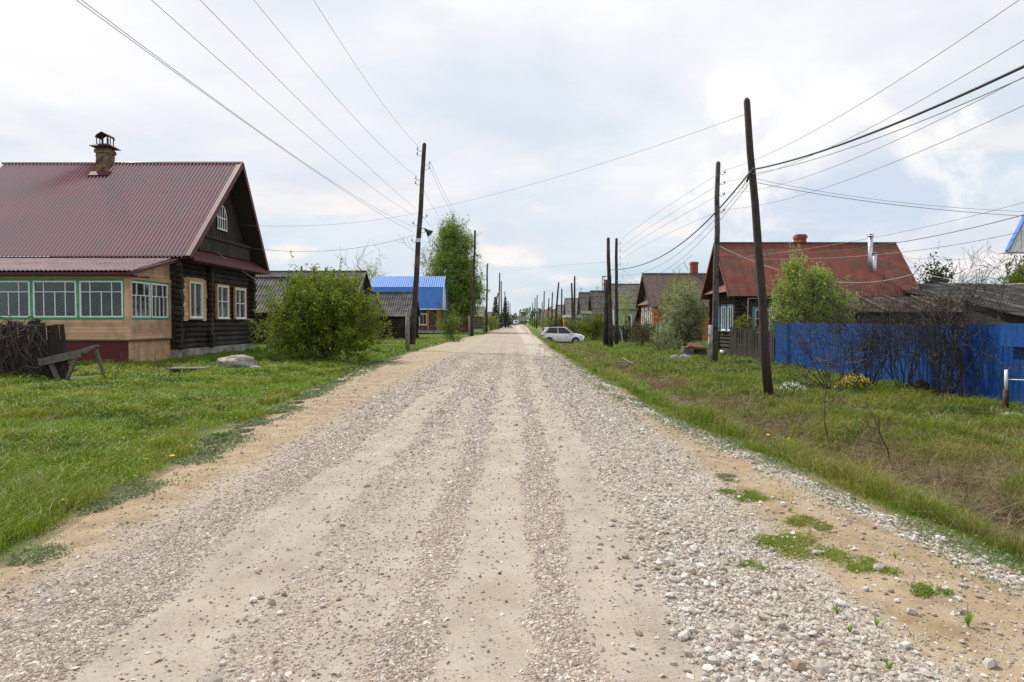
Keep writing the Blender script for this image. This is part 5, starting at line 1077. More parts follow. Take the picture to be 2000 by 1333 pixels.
# broken trestle table
TB = thing('trestle_table', 'tilting broken wooden trestle table against the vine covered fence', 'table', (-12.3, 18.7, 0)); mb = MB(); a0 = Vector((-13.25, 18.55, .50)); a1 = Vector((-11.62, 18.2, .93))
for k in range(4):
    off = Vector((0, .19 * k, 0)); mb.beam(a0 + off + Vector((random.uniform(-.06, .06), 0, -.05 * (3 - k))), a1 + off + Vector((random.uniform(-.06, .06), 0, -.05 * (3 - k))), .18, .04)
mb.build('top', M['greyboard'], TB)
MB().beam((-12.75, 18.07, .50), (-11.62, 18.05, .75), .04, .20).build('apron', M['greyboard'], TB); MB().beam((-13.2, 18.9, .1), (-11.9, 18.3, .28), .09, .05).build('brace', M['greyboard'], TB)
for (p, q) in (((-12.55, 18.16, .62), (-12.22, 18.1, -.02)), ((-11.72, 18.14, .78), (-12.05, 18.1, -.02)), ((-11.66, 18.8, .82), (-11.45, 18.85, 0)), ((-13.1, 18.4, .5), (-12.4, 18.3, 0)), ((-13.1, 18.95, .5), (-13.15, 19.0, 0))): MB().beam(p, q, .11, .07).build('leg', M['greyboard'], TB)
# boulders, planks
def boulder(name, label, x, y, w, d, h, seed, m='rock', sub=3, group=None):
    import bmesh
    bm = bmesh.new(); bmesh.ops.create_icosphere(bm, subdivisions=sub, radius=1); r_ = np.random.default_rng(seed); ph = r_.random(9) * 6
    for v in bm.verts:
        c = v.co; n_ = 1 + .10 * math.sin(3.1 * c.x + ph[0]) * math.sin(2.7 * c.y + ph[1]) + .08 * math.sin(6.3 * c.z + ph[2] + 3 * c.x) + .05 * math.sin(11 * c.x + ph[3]) * math.sin(9 * c.y + 7 * c.z + ph[4]) + r_.normal() * .022
        c = c * n_; c.x = math.copysign(abs(c.x) ** .85, c.x); c.z = math.copysign(abs(c.z) ** .8, c.z); v.co = Vector((c.x * w / 2, c.y * d / 2, c.z * h / 2 + h * .3))
    me = bpy.data.meshes.new(name); bm.to_mesh(me); bm.free(); o = link(name, me, M[m], None, (x, y, hz(x, y))); return tag(o, label, 'rock', group)
boulder('boulder', 'long pale boulder lying in the grass before the log house facade', P2(459, 22.8), 22.8, 1.35, .8, .55, 1)
for i, (px, Y, w, lab) in enumerate([(470, 26.5, .5, 'brown stone behind the left end of the pale boulder'), (485, 26.0, .42, 'brown stone behind the right end of the pale boulder'), (497, 22.2, .4, 'small stone right of the pale boulder'), (530, 22.6, .38, 'flat stone farther right of the pale boulder, near the bush')]): boulder('stone', lab, P2(px, Y), Y, w, w * .8, w * .5, 40 + i, sub=2)
boulder('boulder', 'brownish half buried boulder at the foot of the blue fence', P2(1797, 19.8), 19.8, .45, .4, .45, 6, m='pole_brown')
boulder('boulder', 'pinkish boulder behind the yellow flowers', P2(1662, 22.5), 22.5, .5, .4, .4, 7)
boulder('boulder', 'flat pale stone in the weeds by the pipe post', P2(1972, 14.4), 14.4, .5, .35, .2, 8)
def planks(name, label, x, y, L_, w, n, ang, m='greyboard', z=.04, cat='planks'):
    mb = MB(); c, s_ = math.cos(ang), math.sin(ang); z0 = hz(x, y) + z
    for k in range(n):
        off = (k - (n - 1) / 2) * (w + .02); p = Vector((x - s_ * off - c * L_ / 2, y + c * off - s_ * L_ / 2, z0)); q = Vector((x - s_ * off + c * L_ / 2, y + c * off + s_ * L_ / 2, z0)); mb.beam(p, q, w, .04)
    for e in (-.35, .35): mb.beam((x + c * L_ * e + s_ * w * n / 2, y + s_ * L_ * e - c * w * n / 2, z0 - .045), (x + c * L_ * e - s_ * w * n / 2, y + s_ * L_ * e + c * w * n / 2, z0 - .045), .08, .05)
    return tag(mb.build(name, M[m]), label, cat)
planks('plank_bridge', 'small grey plank footbridge in the grass left of the pale boulder', P2(360, 21), 21.2, 1.15, .16, 4, .05, z=.12)
planks('plank_walk', 'grey plank lying right of the pale boulder', P2(535, 23.2), 23.4, .8, .2, 1, .1, z=.06)
planks('door_step', 'rusty plank step beside the veranda corner', P2(325, 25.0), 25.1, 1.3, .2, 2, .1, 'rustdark', .05)
planks('ditch_bridge', 'broken grey plank bridge over the right ditch', P2(1225, 33.5), 33.5, 1.25, .2, 2, -.15, z=.25)
for p, q, l in (((P2(1232, 33), 33, -.55), (P2(1250, 32.6), 32.6, -.1), 'dead stick leaning on the ditch plank bridge'), ((P2(1215, 34), 33.8, -.2), (P2(1245, 31.5), 31.5, -.5), 'dead stick lying under the ditch plank bridge')): tag(MB().tube([p, q], .025, 5).build('stick', M['stub']), l, 'stick')
# board pile and tarp in the right yard
BP = thing('board_pile', 'stack of pale and rusty boards by the red roofed log house corner', 'pile', (P2(1352, 42), 42, -.5)); mb = MB()
for k in range(4): mb.box(P2(1330, 42) + random.uniform(-.03, .03), P2(1350, 42), 41.4, 42.2, -.45 + k * .13 + .01, -.45 + (k + 1) * .13 - .015)
mb.build('boards', M['greyboard'], BP); mb = MB(); mb.add([(P2(1340, 42), 41.4, .12), (P2(1368, 42), 41.6, .02), (P2(1374, 42), 42.5, .1), (P2(1345, 42), 42.3, .22)], [(0, 1, 2, 3)]); mb.prism([(P2(1338, 42), 41.3, .1), (P2(1370, 42), 41.5, .0), (P2(1372, 42), 42.4, .22), (P2(1345, 42), 42.3, .28)], (0, 0, -.06)); mb.build('rusty_sheet', M['redroof'], BP)
mb = MB()
for k in range(6): mb.beam((P2(1352, 42), 41.6 + k * .1, -.42 + k * .05), (P2(1378, 42), 41.5 + k * .1, -.4 + .06 * k), .1, .05)
mb.build('dark_boards', M['oldwood_dark'], BP)
def tarp(x, y, w, d):
    n = 22; V = []; z0 = hz(x, y)
    for i in range(n):
        for j in range(n):
            u = i / (n - 1) - .5; v = j / (n - 1) - .5; X_ = x + u * w * (1 + .2 * math.sin(v * 9)); Y_ = y + v * d * (1 + .2 * math.sin(u * 7)); hgt = .12 * math.exp(-((u * 2) ** 2 + (v * 2) ** 2)) * (1 + .6 * math.sin(u * 17 + v * 9) * math.cos(v * 13)) + .04 * random.random(); V.append((X_, Y_, z0 + .02 + hgt * (1 if abs(u) < .45 and abs(v) < .45 else .2)))
    mb = MB(); mb.add(V, [(i * n + j, (i + 1) * n + j, (i + 1) * n + j + 1, i * n + j + 1) for i in range(n - 1) for j in range(n - 1)], True); return mb.build('tarpaulin', M['cloth_blue'])
tag(tarp(P2(1335, 39), 39.3, 1.35, .9), 'crumpled blue tarpaulin on the grass below the board stack', 'tarpaulin')
BK = MB(); bx_, by_ = P2(1411, 41.5), 41.5; BK.tube([(bx_, by_, -.5), (bx_, by_, -.15)], [.15, .19], 12); tag(BK.build('bucket', M['galv']), 'grey bucket against the log wall right of the grey pole', 'bucket')
BB = MB(); BB.tube([(P2(1296, 60), 60, -.5), (P2(1296, 60), 60, 1.35)], .42, 14); BB.tube([(P2(1296, 60), 60, 1.35), (P2(1296, 60), 60, 1.42)], .46, 14); tag(BB.build('water_tank', M['bluepaint']), 'blue water tank partly behind the blossoming shrub', 'tank')

# ------------------------------------------------------------------ vegetation
def plant(name, label, cat, x, y, zbase, stems, ells, n_clump, per, sig, leaf, mleaf, mtwig, seed, group=None, aspect=.6, shell=.45, extra=None, rmin=.006, droop=0):
    rg = np.random.default_rng(seed); root = thing(name, label, cat, (x, y, zbase), group); P = []
    for (dx, dy, dz, L_, r, dep) in stems: grow(rg, (x + dx * .25, y + dy * .25, zbase - .05), (dx, dy, dz), L_, r, dep, P, up=.12, spread=.65)
    so_ = seg_obj('branches' if len(stems) > 1 else 'trunk', P, M[mtwig], root, (x, y, zbase), 5, rmin)
    if n_clump:
        pts, _ = crown_pts(rg, ells, n_clump, per, sig, shell)
        if extra is not None: pts = np.concatenate([pts, extra(rg)])
        pts = pts[pts[:, 2] > zbase + .05]
        V, F = leaves_mesh(pts, leaf * (.6 + .8 * rg.random(len(pts))), rg, aspect, droop); np_obj('foliage', V, F, M[mleaf], root, (x, y, zbase))
    return root
def fan(n, spread, L_, r, dep, seed):
    q = np.random.default_rng(seed); return [(math.cos(a) * spread * (.3 + q.random()), math.sin(a) * spread * (.3 + q.random()), 1, L_ * (.7 + .5 * q.random()), r * (.6 + .6 * q.random()), dep) for a in q.random(n) * 6.283]
bx_, by_ = P2(628, 27), 27.0
def spikes(rg):
    out = []
    for (px, top) in ((585, 520), (648, 527), (662, 505), (610, 522), (560, 528), (545, 540), (690, 545), (632, 522)):
        t = rg.random((90, 1)); b = np.array([P2(px, 27), 27, 3.0]); e = np.array([P2(px, 27) + .1, 27, PZ(top, 27)]); out.append(b + (e - b) * t + rg.normal(size=(90, 3)) * .07 * (1.15 - t))
    return np.concatenate(out)
plant('big_bush', 'large dense green bush between the log house and the lamp pole', 'bush', bx_, by_, 0, fan(30, .6, 1.75, .03, 2, 1), [(bx_, by_, 2.1, 1.8, 1.5, 1.3, 3), (bx_ - .9, by_, 1.5, 1.4, 1.3, 1.4, 2.4), (bx_ + 1.1, by_, 1.4, 1.3, 1.2, 1.3, 2.4), (bx_ - .1, by_, .9, 2.3, 1.5, .9, 2), (bx_ - .6, by_, 2.6, .8, .8, .8, .8), (bx_ + .7, by_ + .2, 2.45, .8, .8, .75, .8)], 1800, 34, .12, .078, 'leaf', 'twig', 12, extra=spikes, shell=.35)
def tall_crown(x, y, z0, H, R_, n=5): return [(x, y, z0 + H * .62, R_, R_, H * .40, 3), (x + R_ * .3, y, z0 + H * .42, R_ * .9, R_ * .9, H * .28, 2), (x - R_ * .25, y, z0 + H * .45, R_ * .95, R_ * .95, H * .26, 2), (x, y, z0 + H * .85, R_ * .55, R_ * .55, H * .14, 1)]
bY = 106; bX = P2(888, bY); ells = [(bX, bY, 11.2, 3.0, 2.8, 5.0, 3.4), (bX - 1.2, bY, 7.6, 3.4, 3.0, 4.4, 2.6), (bX + .3, bY - .5, 4.8, 3.7, 2.8, 3.4, 2.2), (bX + 2.6, bY, 7.0, 1.9, 2.0, 4.0, 1.2), (bX - .8, bY, 14.6, 1.3, 1.3, 2.0, .7)]
plant('birch_tree', 'tall full birch in young leaf behind the second left pole', 'tree', bX, bY, 0, [(.02, 0, 1, 11, .28, 3)], ells, 4400, 30, .30, .18, 'leaf_birch', 'birchbark', 15, shell=.3, droop=.8, rmin=.02)
plant('bare_birch', 'thin leafed tree at the left edge of the tall birch', 'tree', P2(832, 120), 120, 0, [(0, 0, 1, 12, .18, 3)], [(P2(832, 120), 120, 10.8, 1.5, 1.5, 3.8, 1)], 130, 14, .4, .15, 'leaf_brown', 'bark', 16, shell=.2, rmin=.025)
plant('small_birch', 'small pale tree peeking between slate roof and blue roof', 'tree', P2(728, 112), 112, 0, [(0, 0, 1, 9.5, .14, 3)], [(P2(728, 112), 112, 8.4, 1.3, 1.3, 2.6, 1)], 150, 18, .3, .16, 'leaf_y', 'birchbark', 17, shell=.2, rmin=.02)
wY = 66; plant('willow_clump', 'young willow clump left of the road before the blue roofed house', 'bush', P2(880, wY), wY, 0, fan(22, .55, 2.6, .025, 1, 3), [(P2(872, wY), wY, .9, .9, .7, .8, 1), (P2(885, wY), wY, 1.2, .7, .6, 1.1, 1)], 190, 22, .13, .10, 'leaf_birch', 'leaf_brown', 18, shell=.2, rmin=.012)
plant('low_bush', 'low dark green plant on the grass left of the road, beyond the willow', 'bush', P2(888, 52), 52, 0, fan(6, .9, .35, .01, 1, 5), [(P2(888, 52), 52, .16, .7, .3, .22, 1)], 60, 16, .08, .07, 'leaf_dark', 'twig', 19)
# right side
fY = 50; fX = P2(1330, fY); plant('blossoming_shrub', 'big pale blossoming shrub left of the red roofed log house', 'bush', fX, fY, -.5, fan(18, .5, 2.4, .04, 2, 7), [(fX + .2, fY, 2.1, 1.55, 1.3, 1.9, 3), (fX - .3, fY, 1.0, 1.6, 1.3, 1.3, 2), (fX + .9, fY, 1.3, .9, .9, 1.6, 1), (fX + .3, fY, 3.2, .8, .8, 1.0, 1)], 1250, 28, .13, .085, 'leaf_pale', 'twig', 21, shell=.3)
plant('garden_tree', 'green tree behind the blossoming shrub, against the brown roof', 'tree', P2(1328, 64), 64, -.5, [(0, 0, 1, 5, .12, 2)], [(P2(1330, 64), 64, 4.1, 1.6, 1.3, 1.3, 2), (P2(1312, 64), 64, 3.2, 1.1, 1.1, 1.2, 1)], 300, 22, .2, .11, 'leaf', 'bark', 22, shell=.2)
plant('low_shrub', 'drooping olive shrub at the foot of the blossoming shrub', 'bush', P2(1292, 47), 47, -.5, fan(10, .7, 1.8, .02, 2, 8), [(P2(1294, 47), 47, .7, .8, .7, .95, 1), (P2(1300, 47), 47, .1, .9, .7, .6, 1)], 170, 22, .12, .085, 'leaf_pale', 'twig', 23, shell=.2)
cY = 35.5; cX = P2(1580, cY); plant('bird_cherry', 'bright yellow green bird cherry tree behind the left end of the blue fence', 'tree', cX, cY, -.5, fan(6, .3, 2.6, .07, 2, 9), [(cX - .4, cY, 2.5, 1.6, 1.2, 1.5, 3), (cX + .8, cY, 2.0, 1.45, 1.2, 1.25, 2.5), (cX - .75, cY, 3.9, .45, .4, .95, .9), (cX + .35, cY, 3.5, .55, .5, .7, .7), (cX - .3, cY, 1.2, 1.5, 1.1, 1.0, 1.4)], 1700, 30, .13, .095, 'leaf_y', 'twig', 24, shell=.35)
plant('roadside_bush', 'dark olive bush before the blackish fence, right of the twin poles', 'bush', P2(1250, 56), 56, -.5, fan(26, .6, 2.0, .015, 1, 10), [(P2(1252, 56), 56, .5, 1.2, .7, .95, 1)], 170, 18, .14, .09, 'leaf_brown', 'twig', 25, shell=.1)
plant('garden_bush', 'green currant bush left of the twin poles', 'bush', P2(1160, 72), 72, -.5, fan(18, .6, 2.6, .02, 1, 11), [(P2(1150, 72), 72, .9, 1.4, .9, 1.3, 1), (P2(1172, 72), 72, .8, 1.2, .8, 1.4, 1)], 420, 22, .16, .11, 'leaf', 'twig', 26, shell=.2)
plant('garden_bush', 'olive bush behind the white car bonnet', 'bush', P2(1132, 84), 84, -.5, fan(14, .6, 2.3, .02, 1, 12), [(P2(1128, 84), 84, .7, 1.9, .9, 1.2, 1)], 300, 20, .18, .12, 'leaf_brown', 'twig', 27, shell=.2)
plant('slim_birch', 'slim young birch between the twin poles and the orange house', 'tree', P2(1217, 66), 66, -.5, [(0, 0, 1, 5.2, .07, 2)], [(P2(1217, 66), 66, 3.0, .75, .7, 2.0, 1)], 130, 16, .18, .10, 'leaf_y', 'birchbark', 28, shell=.1)
plant('small_tree', 'small bush by the log wall under the blue window', 'bush', P2(1462, 41), 41, -.5, fan(9, .5, 2.2, .02, 2, 13), [(P2(1450, 41), 41, 1.4, .45, .4, .4, 1), (P2(1470, 41), 41, .7, .6, .5, .5, 1.3)], 90, 18, .12, .09, 'leaf', 'twig', 29, shell=.1)
gb = [(1098, 130, 1.6, 'leaf_birch'), (1088, 120, 1.4, 'leaf_brown'), (1075, 150, 1.8, 'leaf_birch'), (1058, 190, 2.0, 'leaf'), (1047, 230, 2.2, 'leaf_birch'), (1040, 280, 2.4, 'leaf_birch')]
for i, (px, Y, s_, lf) in enumerate(gb):
    x_ = P2(px, Y); plant('garden_bush', ['leafy bush right of the tallest far pole', 'olive bush just behind the white car roof', 'green bush beside the parked dark cars', 'round far bush on the right road edge', 'far yellow green bush near the road end', 'farthest bush on the right road edge'][i], 'bush', x_, Y, hz(x_, Y), fan(5, .5, 2, .03, 1, 40 + i), [(x_, Y, 1.1, s_, 1, 1.5, 1)], 130, 14, .25, .2, lf, 'twig', 50 + i, shell=.2, group='bushes down the right side')
lf_ = [(958, 118, 1.0, 'leaf', 'dark green bush before the grey gable on the left'), (966, 125, .8, 'leaf_birch', 'yellow green bush by the propped pole'), (944, 112, 1.0, 'leaf_brown', 'brownish bush under the grey gable on the left'), (1000, 260, 1.5, 'leaf_brown', 'tiny olive bush at the left road end'), (1012, 300, 1.5, 'leaf_birch', 'tiny green bush before the end house')]
for i, (px, Y, s_, lf, lab) in enumerate(lf_):
    x_ = P2(px, Y); plant('garden_bush', lab, 'bush', x_, Y, 0, fan(5, .5, 1.6, .03, 1, 60 + i), [(x_, Y, 1.1, s_, .8, 1.2, 1)], 90, 14, .22, .17, lf, 'twig', 60 + i, shell=.2, group='bushes down the left side')
def spruce(label, px, Y, ztop, R_, seed):
    rg = np.random.default_rng(seed); x = P2(px, Y); root = thing('spruce_tree', label, 'tree', (x, Y, 0), 'spruces on the left'); seg_obj('trunk', [((x, Y, 0), (x, Y, ztop), .16, .03, 0)], M['bark'], root, (x, Y, 0), 8)
    pts = []
    for t in np.linspace(.12, 1, 26):
        r = R_ * (1.02 - t) * (1 + .12 * rg.normal()); n = int(60 * (1.05 - t)) + 8; a = rg.random(n) * 6.283; k = rg.random(n) ** .5; pts.append(np.stack([x + np.cos(a) * r * k, Y + np.sin(a) * r * k, t * ztop - k * r * .35 + rg.normal(size=n) * .08], 1))
    p = np.repeat(np.concatenate(pts), 3, 0); p = p + rg.normal(size=p.shape) * .13; V, F = leaves_mesh(p, .30 * (.6 + .8 * rg.random(len(p))), rg, .35); np_obj('foliage', V, F, M['needle'], root, (x, Y, 0))
spruce('dark spruce left of the propped pole foot', 968, 138, PZ(582, 138), 1.5, 70); spruce('dark spruce right of the propped pole', 987, 150, PZ(583, 150), 1.7, 71)
def far_tree(label, px, Y, ztop, R_, lf, seed, zb=0.):
    x = P2(px, Y); plant('tree', label, 'tree', x, Y, zb, [(0, 0, 1, ztop * .8, .16, 2)], tall_crown(x, Y, zb, ztop, R_), 320, 16, .3, .24, lf, 'bark', seed, rmin=.03, shell=.3, group='trees beyond the sheds')
far_tree('bright green tree at the right edge above the dark sheds', 1985, 62, PZ(525, 62), 1.3, 'leaf', 80); far_tree('dark pine at the right edge behind the bright tree', 2003, 72, PZ(512, 72), 2.0, 'needle_pine', 81)
far_tree('dark conifer behind the bare fence tree', 1822, 60, PZ(528, 60), .9, 'needle_pine', 82)
# bare saplings and shrubs before the blue fence
def bare(label, px, Y, H, nst, seed, spread=.35, r=.022, dep=3, m='twig_dark', leafn=0, name='bare_shrub', zb=None, kids=(3, 6)):
    rg = np.random.default_rng(seed); x = P2(px, Y); z = hz(x, Y) if zb is None else zb; root = thing(name, label, 'shrub', (x, Y, z), 'bare shrubs before the blue fence'); P = []
    for k in range(nst):
        a = rg.random() * 6.283; s_ = spread * (.2 + rg.random()); grow(rg, (x + math.cos(a) * .12, Y + math.sin(a) * .12, z - .05), (math.cos(a) * s_, math.sin(a) * s_ * .5, 1), H * (.6 + .45 * rg.random()), r * (.6 + .6 * rg.random()), dep, P, up=.06, spread=.6, kids=kids, wig=.16, shrink=.5)
    seg_obj('branches', P, M[m], root, (x, Y, z), 4, .0035)
    if leafn:
        tips = np.array([s[1] for s in P if s[4] <= 1]); i = rg.integers(0, len(tips), leafn); V, F = leaves_mesh(tips[i] + rg.normal(size=(leafn, 3)) * .03, .035, rg, .6); np_obj('foliage', V, F, M['leaf_y'], root, (x, Y, z))
    return root
bare('tallest bare tree rising above the blue fence, sparse buds at its top', 1846, 18.6, 3.3, 9, 90, .3, .034, 3, leafn=700, name='bare_tree')
bare('crooked bare tree just right of the tallest one', 1885, 18.2, 2.3, 4, 91, .3, .028, 3, leafn=120)
bare('bare many stemmed shrub at the middle of the blue fence', 1765, 20.0, 2.5, 14, 92, .6, .02, 3)
bare('dark bare shrub behind the yellow flowers', 1690, 21.0, 2.6, 16, 93, .6, .02, 3, leafn=250)
bare('low spreading bare shrub at the left part of the blue fence', 1625, 20.5, 2.2, 12, 94, 1.0, .018, 3, leafn=250)
bare('small bare shrub right of the leaning pole', 1575, 22.5, 1.3, 5, 95, .8, .013, 2, leafn=60)
bare('twiggy bare shrub over the brownish boulder', 1815, 19.2, 2.3, 12, 100, .6, .016, 3)
bare('slim dark sapling in the verge between leaning pole and road', 1612, 11.3, 1.7, 1, 96, .05, .013, 2, zb=-.25, m='twig', kids=(5, 8)); bare('short dark sapling in the dead ditch grass', 1738, 10.6, 1.25, 1, 97, .2, .011, 2, zb=-.5, m='twig')
bare('thin sapling left of the short ditch sapling', 1695, 11.6, .9, 1, 98, .2, .008, 2, zb=-.6, m='twig'); bare('wispy shrub beside the pipe post', 1905, 16.3, 1.2, 3, 99, .5, .010, 2)
bare('small leafless stem on the left lawn by the trestle table', 212, 17.6, .95, 2, 101, .3, .012, 2, m='twig', kids=(2, 4)); bare('small leafless stem on the left lawn before the plank footbridge', 318, 17.8, 1.05, 2, 102, .2, .012, 2, m='twig', kids=(2, 4))
# tall dead stalks over the ditch
P = []; rg = np.random.default_rng(55)
for k in range(420):
    Y_ = 5.5 * (30 / 5.5) ** rg.random(); x_ = float(XR(Y_)) + 1.2 + 2.0 * rg.random(); z_ = hz(x_, Y_); L_ = .35 + .75 * rg.random(); d = np.array([rg.normal() * .55, rg.normal() * .4, 1]); d /= np.linalg.norm(d); p = np.array([x_, Y_, z_])
    for s in range(4): q = p + d * L_ / 4; P.append((p, q, .0028, .002, 0)); p = q; d = d + np.array([0, 0, -.12]) + rg.normal(size=3) * .05; d /= np.linalg.norm(d)
tag(seg_obj('dry_stalk', P, M['grass_dry'], None, (0, 0, 0), 3, .0018), 'tall pale dead stalks leaning over the right ditch', 'dry stalks', kind='stuff')
# flower clumps and weeds
def clump(name, label, px, Y, w, h, leafm, flm, nl, nf, seed, d=None, fs=.05, group=None):
    rg = np.random.default_rng(seed); x = P2(px, Y); z = hz(x, Y); root = thing(name, label, 'flowers' if nf else 'weeds', (x, Y, z), group); dd_ = d or w * .6
    def pts(n, z0, z1):
        a = rg.random(n) * 6.283; r = rg.random(n) ** .5; return np.stack([x + np.cos(a) * r * w / 2, Y + np.sin(a) * r * dd_ / 2, z + (z0 + (z1 - z0) * rg.random(n)) * h * (1 - .6 * r ** 2)], 1)
    V, F = leaves_mesh(pts(nl, 0, 1), .05 * (.6 + .8 * rg.random(nl)), rg, .5); np_obj('leaves', V, F, M[leafm], root, (x, Y, z))
    if nf: V, F = leaves_mesh(pts(nf, .85, 1.15), fs * (.7 + .6 * rg.random(nf)), rg, 1); np_obj('blossoms', V, F, M[flm], root, (x, Y, z))
    return root
clump('flower_clump', 'yellow flowering clump before the blue fence', 1668, 19.6, 1.1, .55, 'leaf_dark', 'yel_fl', 1500, 230, 110, fs=.045); clump('flower_clump', 'white flowering weeds just right of the leaning pole', 1545, 19.8, .95, .35, 'leaf_dark', 'wht_fl', 600, 200, 111, fs=.035)
clump('leafy_clump', 'green leafy clump right of the yellow flowers', 1738, 19.0, 1.3, .5, 'leaf', None, 1400, 0, 112)
clump('weed_patch', 'vivid yellow green weed patch on the right verge, nearer of two', 1215, 23.5, 1.7, .2, 'leaf_bright', None, 4200, 0, 113, d=4.5); clump('weed_patch', 'dark low weed tuft at the road side end of the vivid patch', 1245, 19.3, .9, .14, 'leaf_dark', None, 900, 0, 114, d=.8); clump('weed_patch', 'vivid green weeds at the feet of the twin poles', 1222, 46, 3.5, .3, 'leaf_bright', None, 3000, 0, 115, d=5); clump('weed_patch', 'brownish weed hump on the right verge left of the white car', 1075, 58, 1.4, .3, 'leaf_brown', None, 900, 0, 116, d=5)
# green tufts on the sandy right shoulder
for i, (px, py, w, lab) in enumerate([(1578, 1080, .42, 'largest flat green tuft on the sandy shoulder, with white stones'), (1582, 1032, .24, 'flat green tuft just beyond the largest one'), (1470, 978, .30, 'green tuft on the shoulder farther up the road'), (1415, 942, .2, 'small brownish tuft highest on the shoulder'), (1810, 1167, .16, 'small green tuft on the sand near the right corner'), (1478, 1120, .12, 'tiny green sprig beside the coarse stones'), (1715, 1125, .2, 'sparse thin grass tuft on the sandy shoulder')]):
    Y_ = EYE * 1333 / (py - 628); x_ = P2(px, Y_); n_ = int(2600 * w * w / .09); q_ = rng.integers(0, 5, n_); cxy = rng.normal(size=(5, 2)) * w * .30
    X = x_ + cxy[q_, 0] + rng.normal(size=n_) * w * .16; Y = Y_ + 1.3 * cxy[q_, 1] + rng.normal(size=n_) * w * .2
    tag(blades('green_tuft', X, Y, .012 + .03 * rng.random(n_), .005 + .004 * rng.random(n_), M['grass_r' if i != 3 else 'clover'], 1.3), lab, 'grass tuft', 'tufts on the sandy shoulder')
X, Y = scatter(2600, 3, 22, lambda X, Y: (strip_s(X, Y) > 1.5) * (fbm(X * 1.7 + 70, Y * 1.5) > .12), xr=lambda Y: (1.4 + 0 * Y, XR(Y)))
tag(blades('shoulder_grass', X, Y, .015 + .04 * rng.random(len(X)), .004 + .0004 * Y, M['grass_r'], 1.1), 'sparse grass blades coming through the sandy right shoulder', 'grass', kind='stuff')
def sprout(label, px, py, h, seed):
    rg = np.random.default_rng(seed); Y_ = EYE * 1333 / (py - 628); x = P2(px, Y_); z = hz(x, Y_); V = []; F = []
    for k in range(11):
        a = rg.random() * 6.283; l = h * (.6 + .6 * rg.random()); o = np.array([math.cos(a), math.sin(a), 0]); s_ = np.array([-math.sin(a), math.cos(a), 0]) * .0045; b = np.array([x, Y_, z]); m_ = b + o * l * .3 + np.array([0, 0, l * .6]); t = b + o * l * .6 + np.array([0, 0, l]); n_ = len(V); V += [b - s_ * .4, b + s_ * .4, m_ + s_, m_ - s_, t, t]; F.append((n_, n_ + 1, n_ + 2, n_ + 3)); F.append((n_ + 3, n_ + 2, n_ + 4, n_ + 5))
    tag(np_obj('sprout', V, F, M['leaf_bright'], None, (0, 0, 0)), label, 'plant', 'sprouts on the sandy shoulder')
for i, (px, py, lab) in enumerate([(1897, 1240, 'upright weed sprout on the sand at the right, the tallest'), (1665, 1252, 'weed sprout at the gravel edge low in the picture'), (1640, 1212, 'weed sprout just above the low gravel edge one'), (1745, 1325, 'weed sprout cut by the bottom edge at the right'), (1752, 1105, 'weed sprout on open sand beyond the small tuft'), (1286, 895, 'weed sprout in the gravel farthest up the road'), (1340, 930, 'weed sprout in the gravel, second farthest'), (1546, 1012, 'weed sprout beside the flat green tufts'), (1390, 985, 'weed sprout in the gravel, third farthest'), (1718, 1235, 'lone small weed sprout on bare sand at the right')]): sprout(lab, px, py, .05 if i else .085, 140 + i)
def dandelion(label, px, py, Y_, big=1):
    x = P2(px, Y_); z = hz(x, Y_); zt_ = max(PZ(py, Y_), z + .05); root = thing('dandelion', label, 'dandelion', (x, Y_, z), 'dandelions in the verges'); MB().tube([(x, Y_ + .01, z - .02), (x, Y_, zt_)], .004, 5).build('stem', M['leaf'], root)
    mb = MB(); n = 14; r = .028 * big; ring = [(x + r * math.cos(2 * math.pi * k / n), Y_ + r * math.sin(2 * math.pi * k / n), zt_ + .004 * (k % 2)) for k in range(n)]; mb.add(ring + [(x, Y_, zt_ + .018), (x, Y_, zt_ - .012)], [(k, (k + 1) % n, n) for k in range(n)] + [((k + 1) % n, k, n + 1) for k in range(n)]); mb.build('flower', M['yel_fl'], root)
for px, py, Y_, b, lab in [(114, 981, 5.9, 1.0, 'nearest dandelion at the left grass edge'), (8, 994, 5.9, .8, 'dandelion at the very left edge'), (331, 893, 7.8, 1, 'dandelion in the left grass, lower of the far pair'), (365, 873, 8.3, 1, 'dandelion in the left grass, upper of the far pair'), (318, 896, 7.9, .6, 'smallest dandelion beside the far left pair'), (1501, 850, 10.2, 1, 'dandelion on the right verge, farthest of three'), (1541, 858, 10.0, 1, 'dandelion on the right verge, middle of three'), (1587, 905, 8.4, 1, 'dandelion on the right verge, nearest of three')]: dandelion(lab, px, py, Y_, b)
# far forest belt
rg = np.random.default_rng(88); pts = []; 
for side, xa, xb, Y_, hh in ((1, 2, 60, 520, 10.5), (1, 60, 300, 560, 9), (-1, -300, 2, 620, 8.0), (1, 300, 900, 700, 9), (-1, -1000, -300, 700, 10)):
    for k in range(int((xb - xa) / (1.0 if side > 0 and xa < 100 else 2.2))):
        x_ = xa + (xb - xa) * rg.random(); y_ = Y_ + 40 * rg.random(); H_ = hh * (.75 + .5 * rg.random()); r_ = 1.6 + rg.random(); n = 130; t = rg.random(n); a = rg.random(n) * 6.283; pts.append(np.stack([x_ + np.cos(a) * r_ * (1.1 - t * .8), y_ + np.sin(a) * r_ * (1.1 - t * .8), t * H_], 1))
pts = np.concatenate(pts); V, F = leaves_mesh(pts, 1.1 * (.6 + .8 * rg.random(len(pts))), rg, .8); tag(np_obj('far_forest', V, F, M['forest']), 'far off mixed forest closing the horizon', 'forest', kind='stuff')

